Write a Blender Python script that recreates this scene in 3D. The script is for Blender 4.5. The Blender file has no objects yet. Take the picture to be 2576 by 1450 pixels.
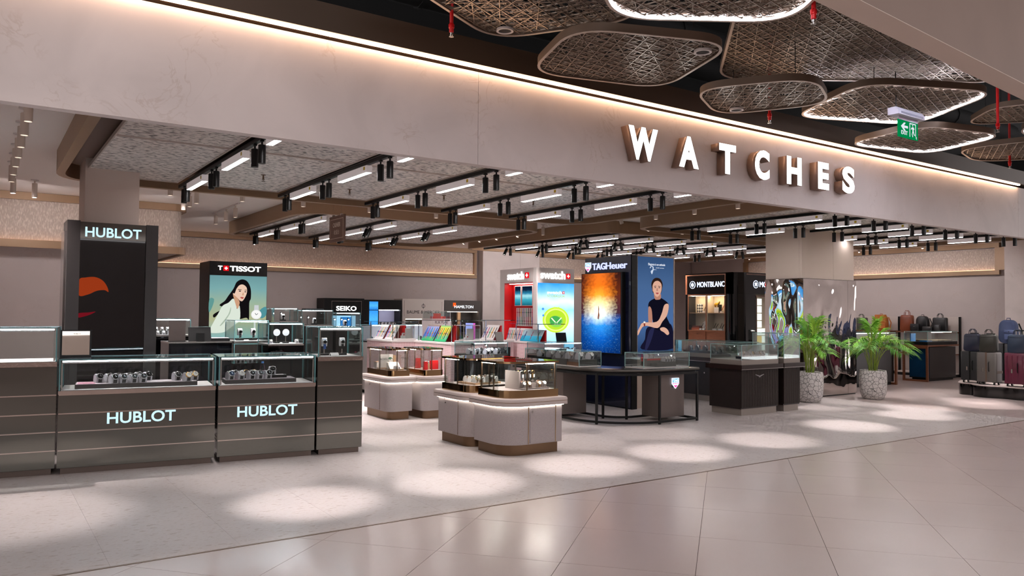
import bpy, bmesh, math, random
from mathutils import Vector, Matrix, noise
random.seed(7)
PI = math.pi
S = bpy.context.scene
COL = S.collection
# ---------------------------------------------------------------- camera, world, exposure
CAM_H, YAW, PITCH, ROLL, FPX = 1.55, 0.6025, 0.0314, 0.0076, 1955.5
f0 = Vector((math.sin(YAW), math.cos(YAW), 0)); r0 = Vector((math.cos(YAW), -math.sin(YAW), 0)); zz = Vector((0, 0, 1))
FW = math.cos(PITCH)*f0 + math.sin(PITCH)*zz; U0 = -math.sin(PITCH)*f0 + math.cos(PITCH)*zz
RT = math.cos(ROLL)*r0 + math.sin(ROLL)*U0; UP = -math.sin(ROLL)*r0 + math.cos(ROLL)*U0
cam_d = bpy.data.cameras.new('camera'); cam_d.sensor_width = 36; cam_d.lens = FPX/2576*36
cam_d.clip_start = .05; cam_d.clip_end = 200
cam = bpy.data.objects.new('camera', cam_d); COL.objects.link(cam)
cam.matrix_world = Matrix((RT, UP, -FW)).transposed().to_4x4(); cam.location = (0, 0, CAM_H)
S.camera = cam
S.view_settings.view_transform = 'Standard'; S.view_settings.look = 'None'
S.view_settings.exposure = 0.75; S.view_settings.gamma = 1.0; S.view_settings.use_curve_mapping = False
W = bpy.data.worlds.new('mall_surroundings'); S.world = W; W.use_nodes = True
W.node_tree.nodes['Background'].inputs[0].default_value = (1.0, .95, .96, 1)
W.node_tree.nodes['Background'].inputs[1].default_value = 1.42
S.cycles.use_denoising = True; S.cycles.use_light_tree = False
S.cycles.max_bounces = 8; S.cycles.diffuse_bounces = 6; S.cycles.glossy_bounces = 4
S.cycles.transparent_max_bounces = 40; S.cycles.transmission_bounces = 8
S.cycles.sample_clamp_indirect = 4.0; S.cycles.caustics_reflective = False; S.cycles.caustics_refractive = False

# ---------------------------------------------------------------- materials
def lin(c):
    return c/12.92 if c <= .04045 else ((c+.055)/1.055)**2.4
def C(h, k=1.0):
    return tuple(lin(int(h[i:i+2], 16)/255)*k for i in (0, 2, 4)) + (1,)
MATS = {}
def newmat(name):
    m = bpy.data.materials.new(name); m.use_nodes = True
    nt = m.node_tree; b = nt.nodes['Principled BSDF']
    MATS[name] = m
    return m, nt, b
def nd(nt, t, **kw):
    n = nt.nodes.new(t)
    for k, v in kw.items(): setattr(n, k, v)
    return n
def mat(name, col, rough=.5, metal=0, var=0, vs=6, bump=0, bs=40, coat=0, emit=None, es=0, spec=.5, stretch=None):
    if name in MATS: return MATS[name]
    m, nt, b = newmat(name); L = nt.links
    c = C(col) if isinstance(col, str) else col
    b.inputs['Base Color'].default_value = c; b.inputs['Roughness'].default_value = rough
    b.inputs['Metallic'].default_value = metal; b.inputs['Coat Weight'].default_value = coat
    b.inputs['Specular IOR Level'].default_value = spec
    if emit:
        b.inputs['Emission Color'].default_value = C(emit); b.inputs['Emission Strength'].default_value = es
    if var or bump:
        tc = nd(nt, 'ShaderNodeTexCoord'); mp = nd(nt, 'ShaderNodeMapping')
        L.new(tc.outputs['Object'], mp.inputs[0])
        if stretch: mp.inputs['Scale'].default_value = stretch
    if var:
        n = nd(nt, 'ShaderNodeTexNoise'); n.inputs['Scale'].default_value = vs; n.inputs['Detail'].default_value = 6
        L.new(mp.outputs[0], n.inputs['Vector'])
        r = nd(nt, 'ShaderNodeMapRange'); r.inputs[1].default_value = .3; r.inputs[2].default_value = .7
        r.inputs[3].default_value = 1-var; r.inputs[4].default_value = 1+var*.6
        L.new(n.outputs[0], r.inputs[0])
        mx = nd(nt, 'ShaderNodeVectorMath', operation='SCALE'); mx.inputs[0].default_value = c[:3]
        L.new(r.outputs[0], mx.inputs['Scale']); L.new(mx.outputs[0], b.inputs['Base Color'])
    if bump:
        n2 = nd(nt, 'ShaderNodeTexNoise'); n2.inputs['Scale'].default_value = bs; n2.inputs['Detail'].default_value = 4
        L.new(mp.outputs[0], n2.inputs['Vector'])
        bp = nd(nt, 'ShaderNodeBump'); bp.inputs['Strength'].default_value = bump; bp.inputs['Distance'].default_value = .01
        L.new(n2.outputs[0], bp.inputs['Height']); L.new(bp.outputs[0], b.inputs['Normal'])
    return m
def glow(name, col, es):
    """a light-emitting face: lamp diffuser, lit lettering, backlit film"""
    if name in MATS: return MATS[name]
    m = bpy.data.materials.new(name); m.use_nodes = True; nt = m.node_tree; nt.nodes.clear(); MATS[name] = m
    e = nd(nt, 'ShaderNodeEmission'); e.inputs[0].default_value = C(col); e.inputs[1].default_value = es
    o = nd(nt, 'ShaderNodeOutputMaterial'); nt.links.new(e.outputs[0], o.inputs[0])
    return m
def thin_glass(name, tint=(.96, .98, .975, 1), refl=1.0):
    m = bpy.data.materials.new(name); m.use_nodes = True; nt = m.node_tree; nt.nodes.clear(); MATS[name] = m
    t = nd(nt, 'ShaderNodeBsdfTransparent'); t.inputs[0].default_value = tint
    g = nd(nt, 'ShaderNodeBsdfGlossy'); g.inputs['Roughness'].default_value = 0.0; g.inputs[0].default_value = (.9, .95, .95, 1)
    fr = nd(nt, 'ShaderNodeFresnel'); fr.inputs[0].default_value = 1.45
    ml = nd(nt, 'ShaderNodeMath', operation='MULTIPLY'); ml.inputs[1].default_value = refl
    x = nd(nt, 'ShaderNodeMixShader'); o = nd(nt, 'ShaderNodeOutputMaterial')
    nt.links.new(fr.outputs[0], ml.inputs[0]); nt.links.new(ml.outputs[0], x.inputs[0])
    nt.links.new(t.outputs[0], x.inputs[1]); nt.links.new(g.outputs[0], x.inputs[2]); nt.links.new(x.outputs[0], o.inputs[0])
    return m
GLASS = thin_glass('case_glass', refl=.55)
GEDGE = mat('glass_edge', '8fb5b2', .15, 0, spec=.8)
TEAL = mat('teal_glass_edge', '5f8f92', .1, 0, spec=.8)
BLACK = mat('black_satin', '070707', .42, spec=.25)
BLACKM = mat('black_metal', '0c0c0b', .42, .1, spec=.3)
LACQ = mat('black_lacquer', '040405', .06, coat=.15, spec=.35)
WHITE = mat('white_paint', 'd8d0cc', .5)
OFFW = mat('offwhite_fabric', 'cbc4c2', .8)
CHROME = mat('rose_chrome', 'cbbdb4', .05, 1, bump=.25, bs=9)
STEEL = mat('steel', 'b9b4b0', .22, 1)
BRASS = mat('polished_brass', 'a98a66', .10, 1)
BRONZE = mat('satin_bronze', '6f5844', .32, .85, var=.06, vs=3)
GREY = mat('grey_cushion', 'c0bcc2', .75)
DGREY = mat('dark_grey_cloth', '35322f', .8)
RED = mat('signal_red', 'd00f14', .4)
WOOD = mat('walnut', '6b3f28', .35, var=.25, vs=3, stretch=(2, 2, 22))
SKINNY = None

# ---------------------------------------------------------------- mesh builder
class MB:
    def __init__(s): s.v = []; s.f = []; s.m = []; s.mi = 0; s.T = None
    def pt(s, p):
        p = Vector(p)
        if s.T is not None: p = s.T @ p
        s.v.append(tuple(p)); return len(s.v)-1
    def face(s, idx): s.f.append(tuple(idx)); s.m.append(s.mi)
    def poly(s, pts): s.face([s.pt(p) for p in pts])
    def box(s, x0, x1, y0, y1, z0, z1):
        i = [s.pt((x, y, z)) for z in (z0, z1) for y in (y0, y1) for x in (x0, x1)]
        for a in ((0, 2, 3, 1), (4, 5, 7, 6), (0, 1, 5, 4), (1, 3, 7, 5), (3, 2, 6, 7), (2, 0, 4, 6)): s.face([i[k] for k in a])
        return s
    def prism(s, pl, z0, z1, cap=True, bev=0):
        rings = [(pl, z0), (pl, z1)]
        if bev: rings = [(pl, z0), (pl, z1-bev), (inset(pl, bev*.3), z1-bev*.3), (inset(pl, bev), z1)]
        rr = [[s.pt((x, y, z)) for x, y in q] for q, z in rings]; n = len(pl)
        for a, b in zip(rr, rr[1:]):
            for k in range(n): s.face((a[k], a[(k+1) % n], b[(k+1) % n], b[k]))
        if cap: s.face(rr[-1]); s.face(rr[0][::-1])
        return s
    def extr(s, pts, vec):
        """planar 3-D polygon pushed along vec"""
        vec = Vector(vec); a = [s.pt(p) for p in pts]; b = [s.pt(Vector(p)+vec) for p in pts]; n = len(pts)
        s.face(a[::-1]); s.face(b)
        for k in range(n): s.face((a[k], a[(k+1) % n], b[(k+1) % n], b[k]))
        return s
    def ring(s, po, pi_, z0, z1):
        n = len(po)
        A = [s.pt((x, y, z0)) for x, y in po]; B = [s.pt((x, y, z1)) for x, y in po]
        c = [s.pt((x, y, z0)) for x, y in pi_]; d = [s.pt((x, y, z1)) for x, y in pi_]
        for k in range(n):
            j = (k+1) % n
            s.face((A[k], A[j], B[j], B[k])); s.face((c[j], c[k], d[k], d[j])); s.face((B[k], B[j], d[j], d[k])); s.face((A[j], A[k], c[k], c[j]))
        return s
    def tube(s, path, r, n=8, closed=False, cap=True):
        P = [Vector(p) for p in path]; R = r if isinstance(r, (list, tuple)) else [r]*len(P); rings = []
        for k, p in enumerate(P):
            d = (P[(k+1) % len(P)] - P[k-1]) if closed else (P[min(k+1, len(P)-1)] - P[max(k-1, 0)])
            d = d.normalized() if d.length > 1e-9 else Vector((0, 0, 1))
            u = d.cross(Vector((0, 0, 1)) if abs(d.z) < .95 else Vector((1, 0, 0))).normalized(); w = d.cross(u)
            rings.append([s.pt(p + (u*math.cos(2*PI*q/n) + w*math.sin(2*PI*q/n))*R[k]) for q in range(n)])
        pr = list(zip(rings, rings[1:])) + ([(rings[-1], rings[0])] if closed else [])
        for a, b in pr:
            for q in range(n): s.face((a[q], a[(q+1) % n], b[(q+1) % n], b[q]))
        if cap and not closed: s.face(rings[0][::-1]); s.face(rings[-1])
        return s
    def lathe(s, prof, n=24, c=(0, 0, 0)):
        rr = [[s.pt((c[0]+r*math.cos(2*PI*q/n), c[1]+r*math.sin(2*PI*q/n), c[2]+z)) for q in range(n)] for r, z in prof]
        for a, b in zip(rr, rr[1:]):
            for q in range(n): s.face((a[q], a[(q+1) % n], b[(q+1) % n], b[q]))
        if prof[0][0] > 1e-4: s.face(rr[0][::-1])
        if prof[-1][0] > 1e-4: s.face(rr[-1])
        return s
    def build(s, name, mats, parent=None, smooth=True, ang=35):
        me = bpy.data.meshes.new(name); me.from_pydata(s.v, [], s.f)
        if not isinstance(mats, (list, tuple)): mats = [mats]
        for q in mats: me.materials.append(q)
        if len(mats) > 1: me.polygons.foreach_set('material_index', s.m)
        me.validate()
        if smooth:
            me.shade_smooth()
            me.set_sharp_from_angle(angle=math.radians(ang))
        o = bpy.data.objects.new(name, me); COL.objects.link(o)
        if parent: o.parent = parent
        return o
def inset(pl, d):
    n = len(pl); out = []
    for k in range(n):
        p0, p1, p2 = (Vector((*pl[(k+j-1) % n], 0)) for j in range(3))
        a = (p1-p0).normalized(); b = (p2-p1).normalized()
        na = Vector((-a.y, a.x, 0)); nb = Vector((-b.y, b.x, 0)); h = (na+nb)
        if h.length < 1e-6: h = na.copy()
        h.normalize(); q = p1 + h*(d/max(.5, h.dot(na))); out.append((q.x, q.y))
    return out
def rrect(x0, x1, y0, y1, r, n=5, corners=(1, 1, 1, 1)):
    """rounded rectangle, counter-clockwise from lower left; corners switch rounding: LL LR UR UL"""
    out = []
    for k, (cx, cy, a) in enumerate(((x0, y0, PI), (x1, y0, 1.5*PI), (x1, y1, 0), (x0, y1, .5*PI))):
        if not corners[k]: out.append((cx, cy)); continue
        ox = cx + (r if cx == x0 else -r); oy = cy + (r if cy == y0 else -r)
        for q in range(n+1): out.append((ox+r*math.cos(a+q/n*PI/2), oy+r*math.sin(a+q/n*PI/2)))
    return out
def rpoly(pts, r, n=7):
    """polygon with each corner rounded"""
    out = []; m = len(pts)
    for k in range(m):
        p0, p1, p2 = (Vector(pts[(k+j-1) % m]).to_2d() for j in range(3))
        a = (p0-p1); b = (p2-p1); d = min(r, a.length*.46, b.length*.46)
        A = p1+a.normalized()*d; B = p1+b.normalized()*d
        for q in range(n+1):
            t = q/n; pt = A*(1-t)**2 + p1*2*t*(1-t) + B*t*t; out.append((pt.x, pt.y))
    return out
def smooth_pts(pts, n=6, closed=True):
    out = []; m = len(pts)
    for k in range(m if closed else m-1):
        g = lambda j: Vector(pts[(k+j) % m] if closed else pts[min(max(k+j, 0), m-1)])
        p0, p1, p2, p3 = g(-1), g(0), g(1), g(2)
        for q in range(n):
            t = q/n
            out.append(tuple(.5*((2*p1)+(-p0+p2)*t+(2*p0-5*p1+4*p2-p3)*t*t+(-p0+3*p1-3*p2+p3)*t**3)))
    if not closed: out.append(tuple(pts[-1]))
    return out

# ---------------------------------------------------------------- things
def tag(o, label=None, cat=None, group=None, kind=None):
    if label: o['label'] = label
    if cat: o['category'] = cat
    if group: o['group'] = group
    if kind: o['kind'] = kind
    return o
def thing(name, label, cat, loc=(0, 0, 0), rz=0, group=None, rx=0):
    o = bpy.data.objects.new(name, None); COL.objects.link(o); o.empty_display_size = .1
    o.location = loc; o.rotation_euler = (rx, 0, rz)
    return tag(o, label, cat, group)
def copy_tree(o, parent=None, keep=True):
    c = o.copy(); COL.objects.link(c); c.parent = parent
    for ch in list(o.children): copy_tree(ch, c)
    return c
def struct(name, mb, m, label=None, parent=None, smooth=False):
    o = mb.build(name, m, parent, smooth=smooth)
    if parent is None: tag(o, label, None, None, 'structure')
    return o
def bx(name, m, parent, x0, x1, y0, y1, z0, z1):
    return MB().box(x0, x1, y0, y1, z0, z1).build(name, m, parent, smooth=False)
def fat(body): return any(ch in body for ch in 'MN')
def text_mesh(body, size, bold=0, depth=.004, sp=1.0, xs=1.0, shear=0, height=None, width=None):
    """flat lettering standing in the XZ plane facing -Y, lower left at the origin"""
    c = bpy.data.curves.new('t', 'FONT'); c.body = body; c.size = 1; c.offset = 0 if fat(body) else bold; c.extrude = 0; c.space_character = sp; c.shear = shear
    c.resolution_u = 4
    o = bpy.data.objects.new('t', c); me = bpy.data.meshes.new_from_object(o)
    bpy.data.objects.remove(o); bpy.data.curves.remove(c)
    xsv = [v.co.x for v in me.vertices]; ysv = [v.co.y for v in me.vertices]
    x0, x1, y0, y1 = min(xsv), max(xsv), min(ysv), max(ysv)
    ky = (height/(y1-y0)) if height else size
    kx = (width/(x1-x0)) if width else ky*xs
    bm = bmesh.new(); bm.from_mesh(me); bpy.data.meshes.remove(me)
    if bold and fat(body):                      # thicken by pushing the outline outwards
        bmesh.ops.remove_doubles(bm, verts=bm.verts, dist=1e-5); acc = {}
        for e in bm.edges:
            if len(e.link_faces) != 1: continue
            a, b = e.verts; d = (b.co-a.co); n = Vector((-d.y, d.x, 0))
            if n.length < 1e-9: continue
            n.normalize()
            if n.dot(e.link_faces[0].calc_center_median()-a.co) > 0: n = -n
            for v in (a, b): acc.setdefault(v, []).append(n)
        for v, ns in acc.items():
            h = sum(ns, Vector()); 
            if h.length > 1e-6: h.normalize(); v.co += h*bold/max(.6, h.dot(ns[0]))
    for v in bm.verts: v.co = Vector(((v.co.x-x0)*kx, 0, (v.co.y-(y0 if height else 0))*ky))
    bmesh.ops.remove_doubles(bm, verts=bm.verts, dist=1e-5)
    if depth:
        g = bmesh.ops.extrude_face_region(bm, geom=bm.faces[:])
        for e in g['geom']:
            if isinstance(e, bmesh.types.BMVert): e.co.y -= depth
    bmesh.ops.recalc_face_normals(bm, faces=bm.faces)
    me = bpy.data.meshes.new('lettering'); bm.to_mesh(me); bm.free()
    return me
def text(name, body, m, parent, loc, rz=0, **kw):
    me = text_mesh(body, kw.pop('size', 1), **kw); me.materials.append(m)
    o = bpy.data.objects.new(name, me); COL.objects.link(o); o.parent = parent; o.location = loc; o.rotation_euler = (0, 0, rz)
    return o
def centre_x(o, cx):
    xs = [v.co.x for v in o.data.vertices]; o.location.x = cx - (min(xs)+max(xs))/2
    return o
def spot(name, loc, target, power, angle, blend=.8, col='fff6f6', size=.03, parent=None):
    d = bpy.data.lights.new(name, 'SPOT'); d.energy = power; d.spot_size = angle; d.spot_blend = blend; d.color = C(col)[:3]; d.shadow_soft_size = size
    o = bpy.data.objects.new(name, d); COL.objects.link(o); o.location = loc
    o.rotation_euler = (Vector(target)-Vector(loc)).to_track_quat('-Z', 'Y').to_euler()
    return o
# ================================================================ THE SETTING
def plaster(name, base, var=.10, rough=.55):
    m, nt, b = newmat(name); L = nt.links
    tc = nd(nt, 'ShaderNodeTexCoord')
    n = nd(nt, 'ShaderNodeTexNoise'); n.inputs['Scale'].default_value = 1.6; n.inputs['Detail'].default_value = 8; n.inputs['Distortion'].default_value = .9
    n2 = nd(nt, 'ShaderNodeTexNoise'); n2.inputs['Scale'].default_value = 3.2; n2.inputs['Detail'].default_value = 5; n2.inputs['Distortion'].default_value = 2.5
    L.new(tc.outputs['Object'], n.inputs['Vector']); L.new(tc.outputs['Object'], n2.inputs['Vector'])
    r = nd(nt, 'ShaderNodeValToRGB'); c = C(base)
    r.color_ramp.elements[0].position = .3; r.color_ramp.elements[0].color = tuple(x*(1-var) for x in c[:3])+(1,)
    r.color_ramp.elements[1].position = .72; r.color_ramp.elements[1].color = tuple(x*(1+var*.5) for x in c[:3])+(1,)
    L.new(n.outputs[0], r.inputs[0])
    v = nd(nt, 'ShaderNodeValToRGB')   # thin ochre veins
    e = v.color_ramp.elements; e[0].position = .47; e[0].color = (0, 0, 0, 1); e[1].position = .5; e[1].color = (1, 1, 1, 1)
    k = v.color_ramp.elements.new(.53); k.color = (0, 0, 0, 1)
    L.new(n2.outputs[0], v.inputs[0])
    n3 = nd(nt, 'ShaderNodeTexNoise'); n3.inputs['Scale'].default_value = 2.3
    L.new(tc.outputs['Object'], n3.inputs['Vector'])
    mr = nd(nt, 'ShaderNodeMapRange'); mr.inputs[1].default_value = .52; mr.inputs[2].default_value = .72; mr.inputs[4].default_value = .28
    L.new(n3.outputs[0], mr.inputs[0])
    ml = nd(nt, 'ShaderNodeMath', operation='MULTIPLY'); L.new(v.outputs[0], ml.inputs[0]); L.new(mr.outputs[0], ml.inputs[1])
    mx = nd(nt, 'ShaderNodeMix', data_type='RGBA'); mx.inputs[7].default_value = C('9a7a5c')
    L.new(ml.outputs[0], mx.inputs[0]); L.new(r.outputs[0], mx.inputs[6]); L.new(mx.outputs[2], b.inputs['Base Color'])
    b.inputs['Roughness'].default_value = rough
    return m
PLASTER = plaster('polished_plaster', 'dacfcb')
WALLP = plaster('wall_plaster', 'bbb0ad', .05, .7)
CEILM = mat('ceiling_paint', 'f0e7e1', .85)
BROWN = mat('taupe_metal', '93775c', .45, .25, var=.05, vs=1.5)
DBROWN = mat('dark_taupe_metal', '4c3a2b', .5, .2)
VOID = mat('void_black', '030304', .95)
def wallcover():
    m, nt, b = newmat('textured_wallcover'); L = nt.links
    tc = nd(nt, 'ShaderNodeTexCoord'); mp = nd(nt, 'ShaderNodeMapping'); mp.inputs['Scale'].default_value = (40, 40, 15)
    n = nd(nt, 'ShaderNodeTexVoronoi'); n.inputs['Scale'].default_value = 1.3; n.feature = 'SMOOTH_F1'
    n2 = nd(nt, 'ShaderNodeTexNoise'); n2.inputs['Scale'].default_value = 1.2; n2.inputs['Detail'].default_value = 3
    L.new(tc.outputs['Object'], mp.inputs[0]); L.new(mp.outputs[0], n.inputs['Vector']); L.new(mp.outputs[0], n2.inputs['Vector'])
    ad = nd(nt, 'ShaderNodeMath', operation='ADD'); L.new(n.outputs[0], ad.inputs[0]); L.new(n2.outputs[0], ad.inputs[1])
    r = nd(nt, 'ShaderNodeValToRGB'); r.color_ramp.elements[0].position = .55; r.color_ramp.elements[1].position = 1.0
    r.color_ramp.elements[0].color = C('e2d5c9'); r.color_ramp.elements[1].color = C('c2b2a6')
    L.new(ad.outputs[0], r.inputs[0]); L.new(r.outputs[0], b.inputs['Base Color'])
    bp = nd(nt, 'ShaderNodeBump'); bp.inputs['Strength'].default_value = .8; bp.inputs['Distance'].default_value = .02
    L.new(ad.outputs[0], bp.inputs['Height']); L.new(bp.outputs[0], b.inputs['Normal']); b.inputs['Roughness'].default_value = .6
    return m
WCOVER = wallcover()
def floor_mat(name, base, fleck, rough, coat, flecks=True):
    m, nt, b = newmat(name); L = nt.links; c = C(base)
    tc = nd(nt, 'ShaderNodeTexCoord')
    n = nd(nt, 'ShaderNodeTexNoise'); n.inputs['Scale'].default_value = .9; n.inputs['Detail'].default_value = 5
    L.new(tc.outputs['Object'], n.inputs['Vector'])
    r = nd(nt, 'ShaderNodeValToRGB'); r.color_ramp.elements[0].position = .3; r.color_ramp.elements[1].position = .7
    r.color_ramp.elements[0].color = tuple(x*.93 for x in c[:3])+(1,); r.color_ramp.elements[1].color = tuple(x*1.05 for x in c[:3])+(1,)
    L.new(n.outputs[0], r.inputs[0]); last = r.outputs[0]
    if flecks:
        mp = nd(nt, 'ShaderNodeMapping'); mp.inputs['Scale'].default_value = (26, 55, 1); mp.inputs['Rotation'].default_value = (0, 0, .55)
        L.new(tc.outputs['Object'], mp.inputs[0])
        for sc, lo, hi, colr, k in ((1.0, .585, .65, '8f7354', .30), (1.7, .59, .66, 'e0d6cb', .16), (.45, .62, .67, '7a5e42', .38)):
            n2 = nd(nt, 'ShaderNodeTexNoise'); n2.inputs['Scale'].default_value = sc; n2.inputs['Detail'].default_value = 2
            L.new(mp.outputs[0], n2.inputs['Vector'])
            mr = nd(nt, 'ShaderNodeMapRange'); mr.inputs[1].default_value = lo; mr.inputs[2].default_value = hi; mr.inputs[4].default_value = k
            L.new(n2.outputs[0], mr.inputs[0])
            mx = nd(nt, 'ShaderNodeMix', data_type='RGBA'); mx.inputs[7].default_value = C(colr)
            L.new(mr.outputs[0], mx.inputs[0]); L.new(last, mx.inputs[6]); last = mx.outputs[2]
    L.new(last, b.inputs['Base Color']); b.inputs['Roughness'].default_value = rough
    b.inputs['Coat Weight'].default_value = coat; b.inputs['Coat Roughness'].default_value = .16
    return m
FLOORM = floor_mat('shop_floor_stone', 'b9b0ad', 1, .42, .12)
TILEM = floor_mat('mall_floor_tile', 'b9a9a4', 0, .30, .25, False)
GROUT = mat('grout', '6a5c54', .8)

# floor: a base slab, long stone strips on it, the mall's square tiles in front of the brass line
fl = struct('floor', MB().box(-3, 22, -4, 20, -.12, -.006), GROUT, 'stone and tile floor of the shop and mall')
P0 = .70 - 3*.7725
base = MB().box(P0, P0+.7705, 5.262, 19.0, -.006, 0)
for k in range(19):
    x0 = P0 + k*.7725; x1 = min(x0+.7714, 13.05)
    o = MB().box(x0, x1, 5.262, 18.9, -.006, 0).build('floor_panel', FLOORM, fl, smooth=False)
MB().box(13.056, 13.13, 5.262, 18.9, -.006, 0).build('floor_panel', FLOORM, fl, smooth=False)
MB().box(13.136, 22, 4.2, 18.9, -.006, 0).build('floor_panel', TILEM, fl, smooth=False)
MB().box(-3, 13.13, 5.24, 5.262, -.006, .002).build('brass_strip', BRONZE, fl, smooth=False)
TA = .8707; T1 = Vector((math.sin(TA), math.cos(TA))); T2 = Vector((-T1.y, T1.x)); TS = .818
def clip(poly, a, b, c):
    """keep a*x+b*y<=c"""
    out = []
    for k in range(len(poly)):
        p, q = poly[k], poly[(k+1) % len(poly)]; dp = a*p[0]+b*p[1]-c; dq = a*q[0]+b*q[1]-c
        if dp <= 0: out.append(p)
        if dp*dq < 0:
            t = dp/(dp-dq); out.append((p[0]+(q[0]-p[0])*t, p[1]+(q[1]-p[1])*t))
    return out
def to_px(P):
    q = Vector(P)-Vector((0, 0, CAM_H)); w = q.dot(FW)
    return (1288+FPX*q.dot(RT)/w, 725-FPX*q.dot(UP)/w) if w > .3 else None
rest = MB()
for i in range(-4, 20):
    for j in range(-16, 10):
        t0 = 5.6 + (i-7)*TS; s0 = .174 + j*TS; g = .0016
        pl = [tuple(T1*t + T2*s) for t, s in ((t0+g, s0+g), (t0+TS-g, s0+g), (t0+TS-g, s0+TS-g), (t0+g, s0+TS-g))]
        pl = clip(clip(clip(clip(pl, 0, 1, 5.239), 0, -1, 3.5), 1, 0, 13.13), -1, 0, 2.9)
        if len(pl) < 3: continue
        vis = False
        for p in pl:
            q = to_px((*p, 0))
            if q and -150 < q[0] < 2750 and q[1] < 1560: vis = True
        if vis: MB().prism(pl, -.006, 0).build('tile', TILEM, fl, smooth=False)
        else: rest.prism(pl, -.006, 0)
tag(rest.build('tile_field', TILEM, fl, smooth=False), kind='stuff')

# the big plaster beam over the shop front
wf = struct('wall_front', MB().box(-3, 15.8, 5.262, 5.36, 2.735, 3.47), PLASTER, 'wide pale plaster beam over the shop front')
for x0, x1 in ((-3, 3.268), (3.272, 12.775), (12.779, 15.8)):
    MB().box(x0, x1, 5.25, 5.262, 2.73, 3.475).build('fascia_panel', PLASTER, wf, smooth=False)
struct('trim_1', MB().box(-3, 15.8, 5.19, 5.60, 3.515, 3.715), DBROWN, 'dark brown board above the plaster beam')
led = MB().box(-2.8, 12.74, 5.205, 5.236, 3.497, 3.514).build('cove_light', glow('warm_led', 'ffd0aa', 13), smooth=False)
tag(led, 'warm glowing light strip along the top of the plaster beam', 'light strip')
# black void above the mall, with ducts
struct('ceiling_void', MB().box(-4, 24.4, -5, 20.3, 6.4, 6.5), VOID, 'black open ceiling void above the mall')
DUCT = mat('dark_duct', '060607', .8, .1)
for lab, a, b, r in (('dark round duct running along the beam in the ceiling void', (-2, 6.6, 5.0), (16, 6.7, 5.0), .16), ('thick dark duct deepest in the ceiling void', (0, 8.6, 5.6), (18, 8.7, 5.6), .22)):
    t = thing('air_duct', lab, 'duct', a)
    d = Vector(b)-Vector(a); MB().tube([(0, 0, 0), d], r, 12).build('pipe', DUCT, t)
    for q in range(1, 8):
        p = d*(q/8); MB().tube([p-d.normalized()*.03, p+d.normalized()*.03], r+.015, 12).build('flange', DUCT, t)
# near beam at the upper right, slightly turned
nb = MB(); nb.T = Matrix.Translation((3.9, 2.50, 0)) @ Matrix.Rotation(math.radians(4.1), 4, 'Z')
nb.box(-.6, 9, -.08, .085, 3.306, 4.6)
struct('wall_near_beam', nb, mat('beam_shaded_plaster', '9a8479', .6, var=.06, vs=2), 'near plaster beam crossing the upper right')  # plaster colour darkened to stand for the shade on the beam face
nu = MB(); nu.T = nb.T; nu.box(-.6, 9, -.08, .085, 3.3, 3.305); nu.build('lit_underside', mat('soffit_lit_plaster', 'd9c8bb', .6), bpy.data.objects['wall_near_beam'], smooth=False)  # added thin sheet: same plaster, painted paler for the light on the underside

struct('wall_opposite', MB().box(-6, 26, -7.2, -7.0, 0, 3.6), WALLP, 'plaster front across the mall behind the viewer')
struct('floor_mall_far', MB().box(-6, 26, -7, -3.52, -.05, 0), TILEM, 'mall floor behind the viewer')
struct('wall_void_right', MB().box(24.2, 24.4, 4.1, 20, 3.41, 6.39), VOID, 'black end of the ceiling void at right')
struct('wall_void_back', MB().box(-4, 24, 20.05, 20.2, 3.41, 6.39), VOID, 'black end of the ceiling void at the back')
struct('wall_mall_end', MB().box(26, 26.2, -7, 4.0, 0, 3.6), WALLP, 'plaster front at the far end of the mall')
struct('wall_mall_start', MB().box(-6.2, -6, -7, 5.2, 0, 6.39), WALLP, 'plaster front behind the viewer at left')
# shop ceiling and walls
CZ = 3.34
struct('ceiling', MB().box(-2, 22, 5.361, 19, CZ, CZ+.06), CEILM, 'pale painted shop ceiling')
struct('wall_back', MB().box(1.9, 21, 18.8, 18.95, 0, CZ-.001), WALLP, 'pale back wall of the shop')
struct('wall_right', MB().box(20.5, 20.65, 8.62, 18.79, 0, CZ-.001), WALLP, 'pale right wall behind the bag display')
struct('wall_right_end', MB().box(20.2, 21.4, 7.2, 8.615, 0, CZ-.001), PLASTER, 'plaster end pier of the right wall')
struct('wall_left', MB().box(-2, 2.0, 14.35, 18.79, 0, 2.515), WALLP, 'pale wall at left behind the dark tower')
struct('wall_outer_left', MB().box(-2.1, -2.0, 5.4, 14.3, 0, CZ-.001), WALLP, 'pale side wall outside the view at left')
# bulkhead at upper left: textured, with a trim band that turns a rounded corner
bh = rrect(-2, 2.86, 14.05, 18.79, .18, 5, (0, 1, 0, 0))
struct('wall_bulkhead', MB().prism(bh, 2.52, CZ-.002), WCOVER, 'textured bulkhead at upper left')
bh2 = rrect(-2, 2.93, 13.98, 18.785, .2, 5, (0, 1, 0, 0))
struct('trim_2', MB().ring(bh2, inset(bh2, .068), 2.49, 2.61), BROWN, 'brown lower band around the bulkhead')
struct('trim_3', MB().ring(bh2, inset(bh2, .068), 3.22, CZ-.003), BROWN, 'brown upper band around the bulkhead')
WARM = glow('cove_led', 'ffc39a', 1.3)
def cove(lbl, x0, x1, y0, y1, z):
    tag(MB().box(x0, x1, y0, y1, z, z+.012).build('cove_light', WARM, smooth=False), lbl, 'light strip')
cove('warm light strip hidden behind the left bulkhead band', -1.8, 2.6, 13.995, 14.035, 2.6)
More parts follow.
